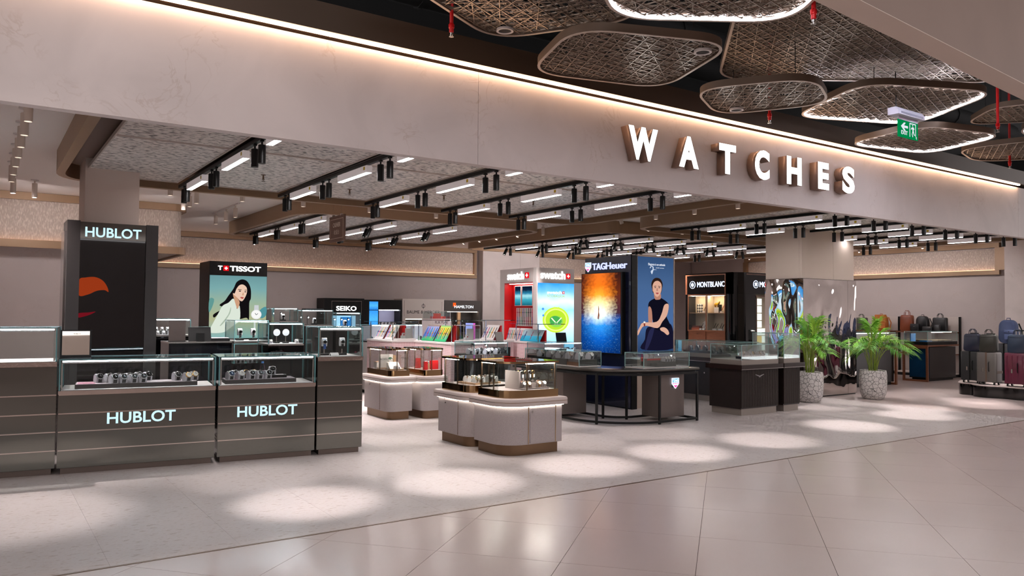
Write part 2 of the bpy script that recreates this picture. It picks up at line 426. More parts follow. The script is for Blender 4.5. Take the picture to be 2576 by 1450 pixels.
# back wall upper band
n = 4
def band(n, name, x0, x1, y, face):
    """textured field with brown frame; face 'y' hangs on the back wall, 'x' on the right wall"""
    if face == 'y':
        struct('wall_panel_%d' % n, MB().box(x0, x1, y-.05, y-.001, 2.63, 3.2), WCOVER, name)
        struct('trim_%d' % (n+10), MB().box(x0-.08, x1+.08, y-.14, y-.052, 2.50, 2.60).box(x0-.08, x1+.08, y-.14, y-.001, 3.22, CZ-.004).box(x1+.002, x1+.08, y-.12, y-.001, 2.602, 3.218), BROWN, 'brown frame of the ' + name)
        cove('warm light strip under the ' + name, x0, x1, y-.13, y-.06, 2.602)
    else:
        struct('wall_panel_%d' % n, MB().box(y-.05, y-.001, x0, x1, 2.68, 3.2), WCOVER, name)
        struct('trim_%d' % (n+10), MB().box(y-.14, y-.052, x0-.1, x1+.1, 2.56, 2.665).box(y-.14, y-.001, x0-.1, x1+.1, 3.22, CZ-.004).box(y-.14, y-.001, x0-.24, x0-.002, 2.668, 3.218).box(y-.14, y-.001, x1+.002, x1+.14, 2.668, 3.218), BROWN, 'brown frame of the ' + name)
        cove('warm light strip under the ' + name, y-.13, y-.06, x0, x1, 2.668)
band(1, 'long textured field on the back wall', 3.0, 11.55, 18.8, 'y')
band(2, 'textured field on the back wall right of the pier', 13.9, 17.5, 18.8, 'y')
band(3, 'textured field on the right wall', 8.9, 16.3, 20.5, 'x')
pier = struct('wall_pier', MB().box(11.72, 13.7, 18.5, 18.79, 0, CZ-.004), WALLP, 'plaster pier on the back wall')
for a, b in ((11.72, 13.0), (13.005, 13.7)): MB().box(a, b, 18.49, 18.499, .02, CZ-.01).build('panel', PLASTER, pier, smooth=False)
struct('baseboard_right', MB().box(20.48, 20.499, 8.7, 18.7, 0, .09), WHITE, 'white baseboard of the right wall')
# columns
struct('wall_column_left', MB().box(.975, 1.535, 9.95, 10.55, 0, CZ-.005), mat('column_paint', 'cbbab0', .75), 'taupe square column above the dark tower')
COLP = mat('column_cream', 'c3b3a6', .7)
cr = struct('wall_column_right', MB().box(12.70, 14.25, 8.91, 9.62, 0, CZ-.005), COLP, 'cream column above the crinkled mirror cladding')
for a, b in ((12.64, 13.62), (13.625, 14.31)): MB().box(a, b, 8.85, 8.909, 2.23, 3.3).build('panel', COLP, cr, smooth=False)
MB().box(12.64, 12.699, 8.912, 9.66, 2.23, 3.3).build('panel', COLP, cr, smooth=False)

# ================================================================ ceiling rafts
def woven():
    m, nt, b = newmat('woven_metal_mesh'); L = nt.links
    tc = nd(nt, 'ShaderNodeTexCoord')
    def streak(scale, lo, hi):
        mp = nd(nt, 'ShaderNodeMapping'); mp.inputs['Scale'].default_value = scale
        L.new(tc.outputs['Object'], mp.inputs[0])
        q = nd(nt, 'ShaderNodeTexNoise'); q.inputs['Scale'].default_value = 1; q.inputs['Detail'].default_value = 2.5; q.inputs['Distortion'].default_value = .3
        L.new(mp.outputs[0], q.inputs['Vector'])
        r = nd(nt, 'ShaderNodeMapRange'); r.inputs[1].default_value = lo; r.inputs[2].default_value = hi
        L.new(q.outputs[0], r.inputs[0]); return r.outputs[0]
    a = streak((15, 30, 1), .34, .56); c = streak((4, 1.2, 1), .25, .75)
    mul = nd(nt, 'ShaderNodeMath', operation='MULTIPLY_ADD'); L.new(c, mul.inputs[0]); mul.inputs[1].default_value = .45; mul.inputs[2].default_value = .55
    m2 = nd(nt, 'ShaderNodeMath', operation='MULTIPLY'); L.new(a, m2.inputs[0]); L.new(mul.outputs[0], m2.inputs[1])
    r = nd(nt, 'ShaderNodeValToRGB'); r.color_ramp.elements[0].color = C('4a443f'); r.color_ramp.elements[0].position = .05
    r.color_ramp.elements[1].color = C('efe7e1'); r.color_ramp.elements[1].position = .55
    L.new(m2.outputs[0], r.inputs[0]); L.new(r.outputs[0], b.inputs['Base Color'])
    b.inputs['Roughness'].default_value = .35; b.inputs['Metallic'].default_value = .0
    bp = nd(nt, 'ShaderNodeBump'); bp.inputs['Strength'].default_value = .7; bp.inputs['Distance'].default_value = .012
    L.new(a, bp.inputs['Height']); L.new(bp.outputs[0], b.inputs['Normal'])
    return m
WOVEN = woven()
RECESS = mat('raft_recess', '66534a', .7)
FRAMEW = mat('panel_frame_paint', 'bcb0a8', .6)
def raft(label, outline, r, cols, rows, hole=None):
    t = thing('ceiling_raft', label, 'ceiling raft', (0, 0, 3.10), 0, 'hung ceiling rafts over the shop')
    P = rpoly(outline, r, 8)
    MB().ring(P, inset(P, .09), 0, .238).build('skirt', BROWN, t)
    MB().prism(inset(P, .092), .17, .236).build('recess_board', RECESS, t, smooth=False)
    for a, b in cols:
        for c, d in rows:
            p = MB().box(a+.016, b-.016, c+.016, d-.016, .055, .075).build('mesh_panel', WOVEN, t, smooth=False)
            q = [(a, c), (b, c), (b, d), (a, d)]
            MB().ring(q, inset(q, .015), .045, .085).build('panel_frame', FRAMEW, p, smooth=False)
    return t
def cols_of(x0, xs, x1): 
    e = [x0]+[v for x in xs for v in (x-.055, x+.055)]+[x1]
    return list(zip(e[::2], e[1::2]))
TX1 = [2.10, 3.375, 4.65, 5.925, 7.2]; TX2 = [4.6, 5.85, 7.05]; TX4 = [10.7, 11.75, 12.9, 14.0, 15.1, 16.2]; TX3 = [10.3, 11.25, 12.2, 13.15, 14.15, 15.2]
raft('largest woven metal ceiling raft, nearest the plaster beam', [(.70, 5.37), (8.78, 5.37), (8.78, 10.78), (.70, 10.78)], .7, cols_of(1.0, TX1, 8.40), ((5.45, 7.9), (7.905, 10.42)))
raft('woven metal ceiling raft behind the hanging brown sign', [(4.15, 11.85), (8.98, 11.85), (8.98, 16.6), (4.15, 16.6)], .6, cols_of(4.4, TX2, 8.65), ((12.15, 14.2), (14.205, 16.3)))
raft('woven metal ceiling raft farthest back at right', [(9.85, 11.15), (17.4, 11.15), (17.4, 16.6), (9.85, 16.6)], .6, cols_of(10.1, TX3, 17.0), ((11.45, 13.8), (13.805, 16.3)))
raft('woven metal ceiling raft pierced by the cream column', [(9.85, 5.37), (17.5, 5.37), (17.5, 10.55), (9.85, 10.55)], .6, cols_of(10.2, TX4, 17.1), ((5.45, 7.9), (7.905, 10.25)))
# ================================================================ lit shop name on the beam
sg = thing('shop_sign', 'lit white letters spelling WATCHES on the plaster beam', 'sign', (0, 5.25, 2.945))
LETF = glow('letter_face', 'ffffff', 2.6); LETS = mat('letter_side', '8a6f60', .4, .2)
for ch, x0, x1, h in (('W', 4.793, 5.157, .303), ('A', 5.441, 5.706, .3), ('T', 6.004, 6.25, .297), ('C', 6.55, 6.782, .306), ('H', 7.076, 7.33, .3), ('E', 7.63, 7.828, .3), ('S', 8.09, 8.33, .308)):
    o = text('letter', ch, LETS, sg, (x0, -.01, 0), height=h, width=x1-x0, bold=.045, depth=.105)
    text('lit_face', ch, LETF, o, (0, -.1055, 0), height=h, width=x1-x0, bold=.045, depth=.002)
# ================================================================ lattice clouds under the mall ceiling
LATT = mat('lattice_metal', 'a39486', .3, .7); RIMM = mat('cloud_rim', '6b5a4c', .5, .3); RIME = mat('cloud_rim_edge', 'c2b2a4', .4, .3)
LEDW = glow('cool_led', 'f0f0ff', 30)
def clip_line(poly, p, d):
    """parameter range of the line inside a convex polygon"""
    t0, t1 = -9, 9; n = len(poly)
    for k in range(n):
        a = Vector(poly[k]); b = Vector(poly[(k+1) % n]); e = b-a
        if e.length < 1e-6: continue
        nrm = Vector((-e.y, e.x)); den = nrm.dot(d); num = nrm.dot(a-p)
        if abs(den) < 1e-9:
            if num > 0: return None
            continue
        t = num/den
        if den > 0: t0 = max(t0, t)
        else: t1 = min(t1, t)
    return (t0, t1) if t1 > t0+.02 else None
def cloud(label, z, pts, ang, led=False, speaker=None, rim=.065, dens=1.0, seed=0):
    R = random.Random(seed); cx = sum(p[0] for p in pts)/4; cy = sum(p[1] for p in pts)/4
    t = thing('ceiling_cloud', label, 'ceiling panel', (cx, cy, z), 0, 'lattice ceiling clouds above the mall')
    pl = [(p[0]-cx, p[1]-cy) for p in pts]
    ar = sum(pl[k][0]*pl[(k+1) % 4][1]-pl[(k+1) % 4][0]*pl[k][1] for k in range(4))
    if ar < 0: pl = pl[::-1]
    P = rpoly(pl, .34, 9); I = inset(P, .018)
    MB().ring(P, I, .004, rim).build('rim', RIMM, t)
    MB().ring(inset(P, -.002), inset(P, .02), 0, .004).build('rim_edge', RIME, t)
    if led: MB().ring(inset(P, .019), inset(P, .026), .008, .034).build('light_strip', LEDW, t)
    m = MB(); J = inset(P, .012)
    def strip(p, q, w, zz_):
        d = (q-p).normalized()*1; nn = Vector((-d.y, d.x))*w/2
        a = [m.pt((*(p+nn), zz_)), m.pt((*(p-nn), zz_)), m.pt((*(q-nn), zz_)), m.pt((*(q+nn), zz_))]
        b = [m.pt((*(p+nn), zz_+.008)), m.pt((*(p-nn), zz_+.008)), m.pt((*(q-nn), zz_+.008)), m.pt((*(q+nn), zz_+.008))]
        m.face((a[0], a[1], a[2], a[3])); m.face((a[0], a[3], b[3], b[0])); m.face((a[2], a[1], b[1], b[2]))
    for k, (da, sp, w) in enumerate(((0, .085, .006), (62, .095, .006), (118, .11, .006), (30, .2, .006), (93, .07, .005), (-14, .07, .005), (8, .1, .004), (-22, .1, .004))):
        th = ang+math.radians(da); d = Vector((math.cos(th), math.sin(th))); nn = Vector((-d.y, d.x)); s = -1.6
        while s < 1.6:
            s += sp*R.uniform(.75, 1.25)/dens
            r = clip_line(J, nn*s, d)
            if r: strip(nn*s+d*r[0], nn*s+d*r[1], w, .012+.0015*k)
    for q in range(int(520*dens*abs(ar)/2.6)):          # short criss-cross pieces
        th = ang+math.radians(R.choice((0, 62, 118, 75, -14, 8))+R.uniform(-7, 7)); d = Vector((math.cos(th), math.sin(th)))
        p = Vector((R.uniform(-1.4, 1.4), R.uniform(-1.4, 1.4))); r = clip_line(J, p, d)
        if r and r[0] < 0 < r[1]:
            h = R.uniform(.12, .3); strip(p+d*max(r[0], -h), p+d*min(r[1], h), .0045, .022)
    tag(m.build('lattice', LATT, t, smooth=False), kind='stuff')
    for px_, py_ in (pl[0], pl[2]):
        MB().tube([(px_*.62, py_*.62, .02), (px_*.62, py_*.62, 6.39-z)], .0035, 6).build('hanging_cable', BLACKM, t)
    if speaker:
        x, y = speaker[0]-cx, speaker[1]-cy
        s_ = MB().ring([(x+.066*math.cos(k*PI/12), y+.066*math.sin(k*PI/12)) for k in range(24)], [(x+.05*math.cos(k*PI/12), y+.05*math.sin(k*PI/12)) for k in range(24)], -.006, .012).build('speaker', WHITE, t)
        MB().lathe([(.0, .004), (.052, .004), (.052, .012)], 24, (x, y, -.004)).build('grille', DGREY, s_)
VX = math.radians(0)
cloud('unlit lattice cloud with a round speaker near the middle of the beam top', 3.5, [(3.65, 5.10), (3.31, 4.1), (4.48, 3.66), (4.87, 4.78)], .1, speaker=(4.407, 3.924), seed=1)
cloud('brown lattice cloud farthest left at the top edge', 3.72, [(2.22, 4.56), (3.34, 5.16), (4.01, 4.12), (2.95, 3.52)], .45, speaker=(3.30, 4.92), seed=2, dens=.8)
cloud('lattice cloud with a bright light rim at the top edge', 3.5, [(2.94, 3.43), (3.44, 3.83), (4.45, 3.19), (4.04, 2.58)], .2, led=True, seed=3)
cloud('small unlit lattice cloud with a speaker above the letters', 3.5, [(5.08, 4.64), (5.95, 5.12), (6.47, 4.21), (5.65, 3.81)], .9, speaker=(5.93, 4.86), seed=4)
cloud('lattice cloud with a light rim behind the green exit sign', 3.64, [(7.06, 5.07), (8.44, 4.49), (7.81, 3.34), (6.52, 3.93)], .3, led=True, seed=5)
cloud('lowest lattice cloud with a light rim right of the exit sign', 3.48, [(8.05, 5.10), (9.35, 4.81), (9.04, 3.8), (7.88, 4.09)], .15, led=True, seed=6)
cloud('largest dark lattice cloud under the near beam', 3.86, [(5.96, 5.12), (4.54, 3.7), (5.26, 2.93), (8.32, 3.55)], .2, seed=7, dens=1.1)
cloud('unlit lattice cloud at the right edge above the beam end', 3.6, [(9.91, 4.76), (10.9, 5.0), (11.44, 4.33), (10.16, 3.84)], .5, seed=8)
cloud('lattice cloud with a light rim cut by the right edge', 3.5, [(9.08, 3.75), (9.75, 3.66), (8.95, 3.28), (8.62, 3.35)], .2, led=True, seed=9)
cloud('far unlit lattice cloud behind the lit one at right', 3.92, [(10.05, 4.75), (10.68, 4.03), (9.72, 3.67), (9.46, 4.13)], .2, seed=10)
# red sprinkler pipes
def sprinkler(label, x, y, z):
    t = thing('sprinkler', label, 'sprinkler', (x, y, z), 0, 'red sprinkler drops above the mall')
    MB().tube([(0, 0, .085), (0, 0, 6.38-z)], .014, 10).build('pipe', RED, t)
    MB().lathe([(.012, .03), (.017, .035), (.017, .06), (.021, .065), (.021, .09), (.014, .1)], 12).build('socket', RED, t)
    MB().lathe([(.018, 0), (.018, .003), (.004, .004), (.004, .012), (.011, .014), (.011, .03)], 12).build('head', STEEL, t)
sprinkler('red sprinkler drop at the left end of the brown cloud', 2.78, 4.84, 3.54)
sprinkler('red sprinkler drop beside the top light rim', 4.30, 2.92, 3.38)
sprinkler('red sprinkler drop under the small cloud above the letters', 6.28, 4.75, 3.40)
sprinkler('tall red sprinkler drop right of the exit sign', 9.10, 3.93, 3.55)
sprinkler('red sprinkler drop at the right edge above the beam end', 10.9, 4.57, 3.45)
# exit sign
ex = thing('exit_sign', 'green EXIT sign with running figure hanging from a rod', 'exit sign', (7.38, 4.0, 3.262))
EXW = mat('exit_white', 'c9c7d6', .5); EXL = glow('exit_symbol', 'dfe6ee', .62)
hs = MB(); hs.T = Matrix.Translation((-.25, 0, 0))
hs.extr([(0, .05, .20), (0, -.055, .20), (0, -.055, .235), (0, -.03, .27), (0, .05, .27)], (.48, 0, 0)); hs.build('housing', EXW, ex, smooth=False)
bx('housing_slot', mat('exit_slot', '7d7d92', .5), ex, -.20, .20, -.057, -.0552, .212, .230)
bx('panel', glow('exit_green', '008a4c', .55), ex, -.175, .18, -.012, -.003, 0, .17)
bx('bracket', EXW, ex, -.17, .175, -.0145, -.0005, .165, .20)
text('lettering', 'EXIT', EXL, ex, (-.125, -.0125, .028), height=.038, width=.115, bold=.02, depth=.001)
MB().extr([(x, -.0125, z) for x, z in ((-.13, .105), (-.075, .145), (-.045, .145), (-.075, .117), (-.005, .117), (-.005, .094), (-.075, .094), (-.045, .066), (-.075, .066))], (0, -.001, 0)).build('arrow', EXL, ex, smooth=False)
dr = MB(); dr.box(.025, .035, -.0135, -.0125, .02, .155); dr.box(.025, .14, -.0135, -.0125, .145, .155); dr.box(.13, .14, -.0135, -.0125, .035, .155)
dr.extr([(.14, -.0125, .035), (.14, -.0125, .02), (.152, -.0125, .005), (.152, -.0125, .03)], (0, -.001, 0)); dr.build('door_symbol', EXL, ex, smooth=False)
fg = MB()
for pl in ([(.075, .128), (.088, .128), (.09, .14), (.073, .14)], [(.068, .118), (.095, .122), (.098, .085), (.08, .08)], [(.08, .083), (.098, .085), (.112, .052), (.122, .048), (.12, .04), (.104, .044)], [(.08, .083), (.09, .08), (.078, .05), (.088, .024), (.078, .022), (.066, .05)], [(.068, .118), (.05, .1), (.055, .092), (.075, .105)], [(.095, .122), (.112, .104), (.108, .095), (.092, .108)]):
    fg.extr([(x, -.0125, z) for x, z in pl], (0, -.001, 0))
fg.build('figure_symbol', EXL, ex, smooth=False)
MB().tube([(-.19, 0, .265), (-.21, 0, 1.6)], .005, 8).build('rod', BLACKM, ex)
# brown cashier sign hanging between the rafts
cs = thing('hanging_sign', 'brown hanging sign reading CASHIER with Chinese below', 'sign', (4.55, 11.38, 2.62), -PI/2)
SGB = mat('sign_brown', '5b4034', .5); SGT = mat('sign_print', 'c9b8ac', .5)
bx('board', SGB, cs, -.30, .30, -.012, .012, 0, .40)
fr = MB()
for a in ((-.26, .26, .345, .352), (-.26, .26, .048, .055), (-.26, -.253, .048, .352), (.253, .26, .048, .352)): fr.box(a[0], a[1], -.0135, -.0125, a[2], a[3])
fr.build('printed_frame', SGT, cs, smooth=False)
centre_x(text('lettering', 'CASHIER', SGT, cs, (0, -.0128, .225), height=.07, width=.30, bold=.02, depth=.001), 0)
centre_x(text('lettering', '收银台', SGT, cs, (0, -.0128, .11), height=.075, width=.21, bold=.008, depth=.001), 0)
for x in (-.16, .16):
    bx('clip', STEEL, cs, x-.02, x+.02, -.016, .016, .388, .42); MB().tube([(x, 0, .42), (x, 0, CZ-2.62)], .0015, 5).build('wire', STEEL, cs)
# ================================================================ black ceiling tracks with light bars and spot heads
BARW = mat('bar_housing', 'd9cfd0', .5, emit='fff4f2', es=.10); BARL = glow('bar_diffuser', 'fff9fa', 28); LENS = glow('spot_lens', 'fff4ea', 3.0); STK = mat('yellow_sticker', 'c9a800', .5)
def bar_mesh():
    a = MB().box(-.032, .032, -.4, .4, -.085, -.01).build('light_bar', BARW, None, smooth=False)
    bx('diffuser', BARL, a, -.028, .028, -.395, .395, -.087, -.0855)
    bx('sticker', STK, a, -.0335, -.0325, -.36, -.32, -.055, -.02)
    MB().box(-.02, .02, -.30, -.22, -.012, .005).box(-.02, .02, .22, .30, -.012, .005).build('clip', STEEL, a, smooth=False)
    return a
def head_mesh(tilt=0, white=False, h=.17):
    m = mat('white_spot', 'cfc2b6', .5) if white else BLACKM
    a = MB().tube([(0, 0, .0), (0, 0, -.045)], .009, 8).box(-.014, .014, -.02, .02, -.015, .004).build('spot_head', m)
    b = MB(); b.T = Matrix.Translation((0, 0, -.045)) @ Matrix.Rotation(tilt, 4, 'Y')
    b.lathe([(.03, 0), (.034, -.004), (.034, -h), (.029, -h), (.028, -h+.02)], 16); b.build('barrel', m, a)
    c = MB(); c.T = b.T; c.lathe([(0, -h+.014), (.028, -h+.014)], 16); c.build('lens', LENS, a)
    return a
PROTO = {}
def clone(kind, parent, loc, rz=0):
    if kind not in PROTO:
        PROTO[kind] = bar_mesh() if kind == 'bar' else head_mesh(*kind[1:])
        o = PROTO[kind]
    else: o = copy_tree(PROTO[kind])
    o.parent = parent; o.location = loc; o.rotation_euler = (0, 0, rz)
    return o
RAILZ = 3.10
def track(label, x, y0, y1, bars, heads, group, lit=()):
    t = thing('track_light', label, 'track light', (x, 0, RAILZ), 0, group)
    bx('rail', BLACKM, t, -.02, .02, y0, y1, 0, .04)
    for yb in bars: clone('bar', t, (0, yb, 0))
    for h in heads:
        y, tl = (h, 0) if not isinstance(h, tuple) else h
        clone(('head', tl), t, (0, y, 0))
    for q in lit:
        if q[0] == 'w':
            spot('wall_spot', (x, q[1]+.1, RAILZ-.20), (q[2], q[3], 2.7), q[4]*2.0, 1.2); continue
        (y, tx, ty, p, an) = q
        o = spot('track_spot', (x, y, RAILZ-.235), (tx, ty, 0), p, an)
ORD = ['first', 'second', 'third', 'fourth', 'fifth', 'sixth']
pool_x = [2.25, 3.66, 5.11, 6.49, 8.06]
for i, x in enumerate(TX1):
    track('%s black ceiling track from the left in the nearest raft' % ORD[i], x, 5.42, 10.55, (9.62, 7.98, 6.46), (10.14, 10.30, 8.72, 8.92, 7.08, 7.30, 5.75, 5.93), 'tracks in the nearest raft',
          [(5.86, pool_x[i], 6.15, 260, .48), (8.82, x, 8.85, 105, .7), (7.2, x+.05, 7.3, 90, .55), (10.2, x, 10.6, 420 if i < 2 else 240, .9)])
for i, x in enumerate(TX2):
    tl = (0, 0, .5)[i]
    track('%s black ceiling track in the raft behind the hanging sign' % ORD[i], x, 11.95, 16.2, (15.15, 13.75, 12.45), (15.75, 15.9, (14.4, tl), (14.55, tl), (13.05, .45 if i else 0), (13.2, .45 if i else 0)), 'tracks in the raft behind the sign',
          [(13.1, x, 12.6, 260, .9), (14.5, x, 14.4, 200, .9), ('w', 15.8, x, 18.8, 22)])
for i, x in enumerate(TX4):
    track('%s black ceiling track in the raft around the cream column' % ORD[i], x, 5.42, 10.3, (9.0, 7.55, 6.1) if i != 2 else (7.4, 6.1), (9.62, 9.78, 8.2, 8.36, 6.72, 6.92) if i != 2 else (8.2, 8.36, 6.72, 6.92), 'tracks in the raft around the column',
          [(6.8, (10.12, 12.05, 13.0, 14.4, 15.0, 16.3)[i], (6.35, 6.45, 6.9, 6.5, 6.9, 7.0)[i], 290, .48), (8.3, x, 8.1, 120, .6)])
for i, x in enumerate(TX3):
    track('%s black ceiling track in the farthest raft' % ORD[i], x, 11.3, 16.2, (14.4, 13.0, 11.75), (15.05, (15.2, .5), 13.65, 13.8, (12.3, -.3), (12.45, .3)), 'tracks in the farthest raft',
          [(12.4, x, 11.9, 220, .9), ('w', 15.1, x+.2, 18.8, 22)])
# white downlights on the painted ceiling
def downlight(label, x, y, tilt=0, grp='white downlights on the painted ceiling', h=.20, rz=0, light=None):
    t = thing('downlight', label, 'downlight', (x, y, CZ), rz, grp)
    MB().lathe([(.05, -.012), (.05, 0)], 20).build('canopy', WHITE, t)
    clone(('head', tilt, True, h), t, (0, 0, -.004))
    if light: spot('downlight_spot', (x, y, CZ-h-.07), light[:3], light[3], light[4])
for k, y in enumerate((7.5, 8.12, 8.74, 9.36, 9.98, 10.6, 11.2)):
    downlight('white downlight in the straight row at upper left', .31, y, grp='row of white downlights at upper left', light=(.27, 6.9, 0, 200, .6) if k == 0 else (.5, y+.2, 0, 330, 1.5) if k > 2 else None)
for k, (x, y) in enumerate(((.36, 12.3), (.62, 12.6))): downlight('white downlight %s of the pair over the left wall' % ('left' if k == 0 else 'right'), x, y, light=(x-.1 if k == 0 else x+.5, 14.05, 2.7, 13, 1.9))
for k, x in enumerate((2.15, 3.12, 4.02, 5.1, 6.3)): downlight('white downlight in the gap behind the nearest raft', x, 11.42, grp='downlights in the gap behind the nearest raft', h=.17, light=(x+(.9 if x > 5 else 0), 11.7, .8, 330 if x < 5 else 190, 1.1))
for k, (x, y) in enumerate(((9.3, 10.2), (9.3, 9.3), (9.3, 8.45), (9.3, 7.6))): downlight('white downlight in the gap left of the column raft', x, y, tilt=-.4 if k == 0 else 0, grp='downlights left of the column raft', h=.17)
for k, (x, y) in enumerate(((10.7, 10.86), (11.6, 10.86), (12.5, 10.86))): downlight('white downlight in the gap behind the column raft', x, y, tilt=.35 if k != 1 else 0, grp='downlights behind the column raft', h=.15)
for k, (x, y) in enumerate(((9.42, 12.6), (9.42, 13.4), (9.42, 14.2), (9.42, 14.9), (9.42, 15.6))): downlight('tilted white spotlight in the gap between the two rear rafts', x, y, tilt=.5 if k else 0, grp='spotlights between the rear rafts', h=.17, light=(8.9, y-.2, .6, 160, .7) if k % 2 else None)
downlight('tilted white spotlight over the gap left of the blue poster', 8.5, 11.3, tilt=-.5, h=.17, light=(8.3, 12.1, 1.6, 150, 1.0))
# small white tracks at upper left
def wtrack(label, x, y0, y1, ys):
    t = thing('track_light', label, 'track light', (x, 0, CZ), 0, 'short white ceiling tracks')
    bx('rail', WHITE, t, -.015, .015, y0, y1, -.02, 0)
    for y in ys: clone(('head', 0, True, .16), t, (0, y, -.02))
wtrack('short white track with three heads near the column', 2.62, 11.9, 13.0, (12.0, 12.45, 12.9))
wtrack('short white track with three heads near the brown raft edge', 3.55, 13.2, 14.9, (13.4, 14.0, 14.7))

spot('white_track_spot', (2.62, 12.6, 3.0), (2.3, 14.05, 2.85), 9, 1.7); spot('white_track_spot', (3.55, 14.6, 3.0), (4.2, 18.8, 2.6), 40, 1.0)
def grad_mat(name, stops, strength=.8, axis='Y', noise_amt=0, noise_scale=8, rad=None):
    m = bpy.data.materials.new(name); m.use_nodes = True; nt = m.node_tree; nt.nodes.clear(); MATS[name] = m; L = nt.links
    uv = nd(nt, 'ShaderNodeTexCoord'); sp = nd(nt, 'ShaderNodeSeparateXYZ'); L.new(uv.outputs['UV'], sp.inputs[0]); f = sp.outputs[axis]
    if noise_amt:
        n = nd(nt, 'ShaderNodeTexNoise'); n.inputs['Scale'].default_value = noise_scale; n.inputs['Detail'].default_value = 6; L.new(uv.outputs['UV'], n.inputs['Vector'])
        mr = nd(nt, 'ShaderNodeMath', operation='MULTIPLY_ADD'); L.new(n.outputs[0], mr.inputs[0]); mr.inputs[1].default_value = noise_amt; mr.inputs[2].default_value = -noise_amt/2
        ad = nd(nt, 'ShaderNodeMath', operation='ADD'); L.new(f, ad.inputs[0]); L.new(mr.outputs[0], ad.inputs[1]); f = ad.outputs[0]
    r = nd(nt, 'ShaderNodeValToRGB'); e = r.color_ramp.elements
    e[0].position, e[0].color = stops[0][0], C(stops[0][1]); e[1].position, e[1].color = stops[-1][0], C(stops[-1][1])
    for p, c in stops[1:-1]: q = e.new(p); q.color = C(c)
    L.new(f, r.inputs[0]); em = nd(nt, 'ShaderNodeEmission'); em.inputs[1].default_value = strength; L.new(r.outputs[0], em.inputs[0])
    o = nd(nt, 'ShaderNodeOutputMaterial'); L.new(em.outputs[0], o.inputs[0])
    return m, nt, r, em, uv, sp
# ================================================================ wristwatches
DIAL = {'black': mat('dial_black', '08080a', .55), 'blue': mat('dial_blue', '1c3a66', .5), 'white': mat('dial_white', 'e4e0dc', .3)}
CASEM = {'steel': mat('watch_steel', 'b4b2b2', .2, 1), 'gold': mat('watch_gold', 'c99a5a', .2, 1), 'dark': mat('watch_dark', '2a2829', .3, .8)}
STRAP = {'black': mat('strap_black', '121213', .6), 'steel': CASEM['steel'], 'brown': mat('strap_brown', '5b3424', .6), 'white': mat('strap_white', 'd5d0cf', .6), 'gold': CASEM['gold'], 'red': RED}
CUSH = {'grey': GREY, 'white': mat('cushion_white', 'ddd8d8', .7), 'taupe': mat('cushion_taupe', '8d7d74', .8), 'black': mat('cushion_black', '1a191a', .7)}
WP = {}
def watch(label, group, loc, rz=0, cush='grey', strap='black', case='steel', dial='black', s=1.0, up=.55):
    """a wristwatch closed round its display cushion; front faces local -Y"""
    key = (cush, strap, case, dial)
    if key in WP:
        t = copy_tree(WP[key]); tag(t, label, 'watch', group)
    else:
        t = thing('wristwatch', label, 'watch', (0, 0, 0), 0, group); WP[key] = t
        prof = [(-.024, 0), (.026, 0), (.032, .018), (.024, .046), (.002, .058), (-.016, .052), (-.03, .026)]
        MB().extr([(-.022, y, z) for y, z in prof], (.044, 0, 0)).build('cushion', CUSH[cush], t)
        st = [(-.0265, .002), (-.0325, .024), (-.018, .0545), (.002, .061), (.026, .048), (.0345, .018), (.033, .016), (.0245, .0462), (.002, .0583), (-.0165, .0523), (-.0305, .024), (-.0245, .002)]
        MB().extr([(-.011, y, z) for y, z in st], (.022, 0, 0)).build('strap', STRAP[strap], t)
        m = MB(); m.T = Matrix.Translation((0, -.0235, .0405)) @ Matrix.Rotation(math.radians(64), 4, 'X')
        m.lathe([(.019, 0), (.0215, .003), (.0215, .007), (.018, .0095), (.0165, .0095)], 20); m.box(.0205, .025, -.003, .003, .002, .007)
        c = m.build('case', CASEM[case], t)
        d = MB(); d.T = m.T; d.lathe([(0, .0099), (.0172, .0099)], 20); d.build('dial', DIAL[dial], c)
        h = MB(); h.T = m.T; h.box(-.001, .001, 0, .012, .0101, .0104).box(0, .009, -.001, .001, .0101, .0104); h.build('hands', CASEM['steel'] if dial != 'white' else BLACK, c, smooth=False)
    t.location = loc; t.rotation_euler = (0, 0, rz); t.scale = (s, s, s)
    return t
def glass_box(t, x0, x1, y0, y1, z0, z1, edge=GEDGE, top=True, back=True, e=.005, sides='lrfb'):
    """panes 4 mm thick with their polished edges"""
    g = .004
    if 'f' in sides: bx('glass_pane', GLASS, t, x0, x1, y0, y0+g, z0, z1)
    if 'b' in sides and back: bx('glass_pane', GLASS, t, x0, x1, y1-g, y1, z0, z1)
    if 'l' in sides: bx('glass_pane', GLASS, t, x0, x0+g, y0+g, y1-g, z0, z1)
    if 'r' in sides: bx('glass_pane', GLASS, t, x1-g, x1, y0+g, y1-g, z0, z1)
    if top: bx('glass_top', GLASS, t, x0, x1, y0, y1, z1+.0005, z1+.006)
    m = MB()
    for x in (x0, x1-e):
        for y in (y0, y1-e): m.box(x-.0008, x+e+.0008, y-.0008, y+e+.0008, z0, z1)
    for y in (y0, y1-e): m.box(x0, x1, y-.0012, y+e, z1-.001, z1+.0065)
    for x in (x0, x1-e): m.box(x-.0012, x+e, y0, y1, z1-.001, z1+.0065)
    m.build('glass_edge', edge, t, smooth=False)
LEDC = glow('case_led', 'eaf4ff', 28); LEDK = glow('kiosk_led', 'fff8ea', 9); LEDI = glow('case_led_warm', 'fff6ee', 95)
HUBT = glow('ice_blue_letters', 'bfe4f5', .8)
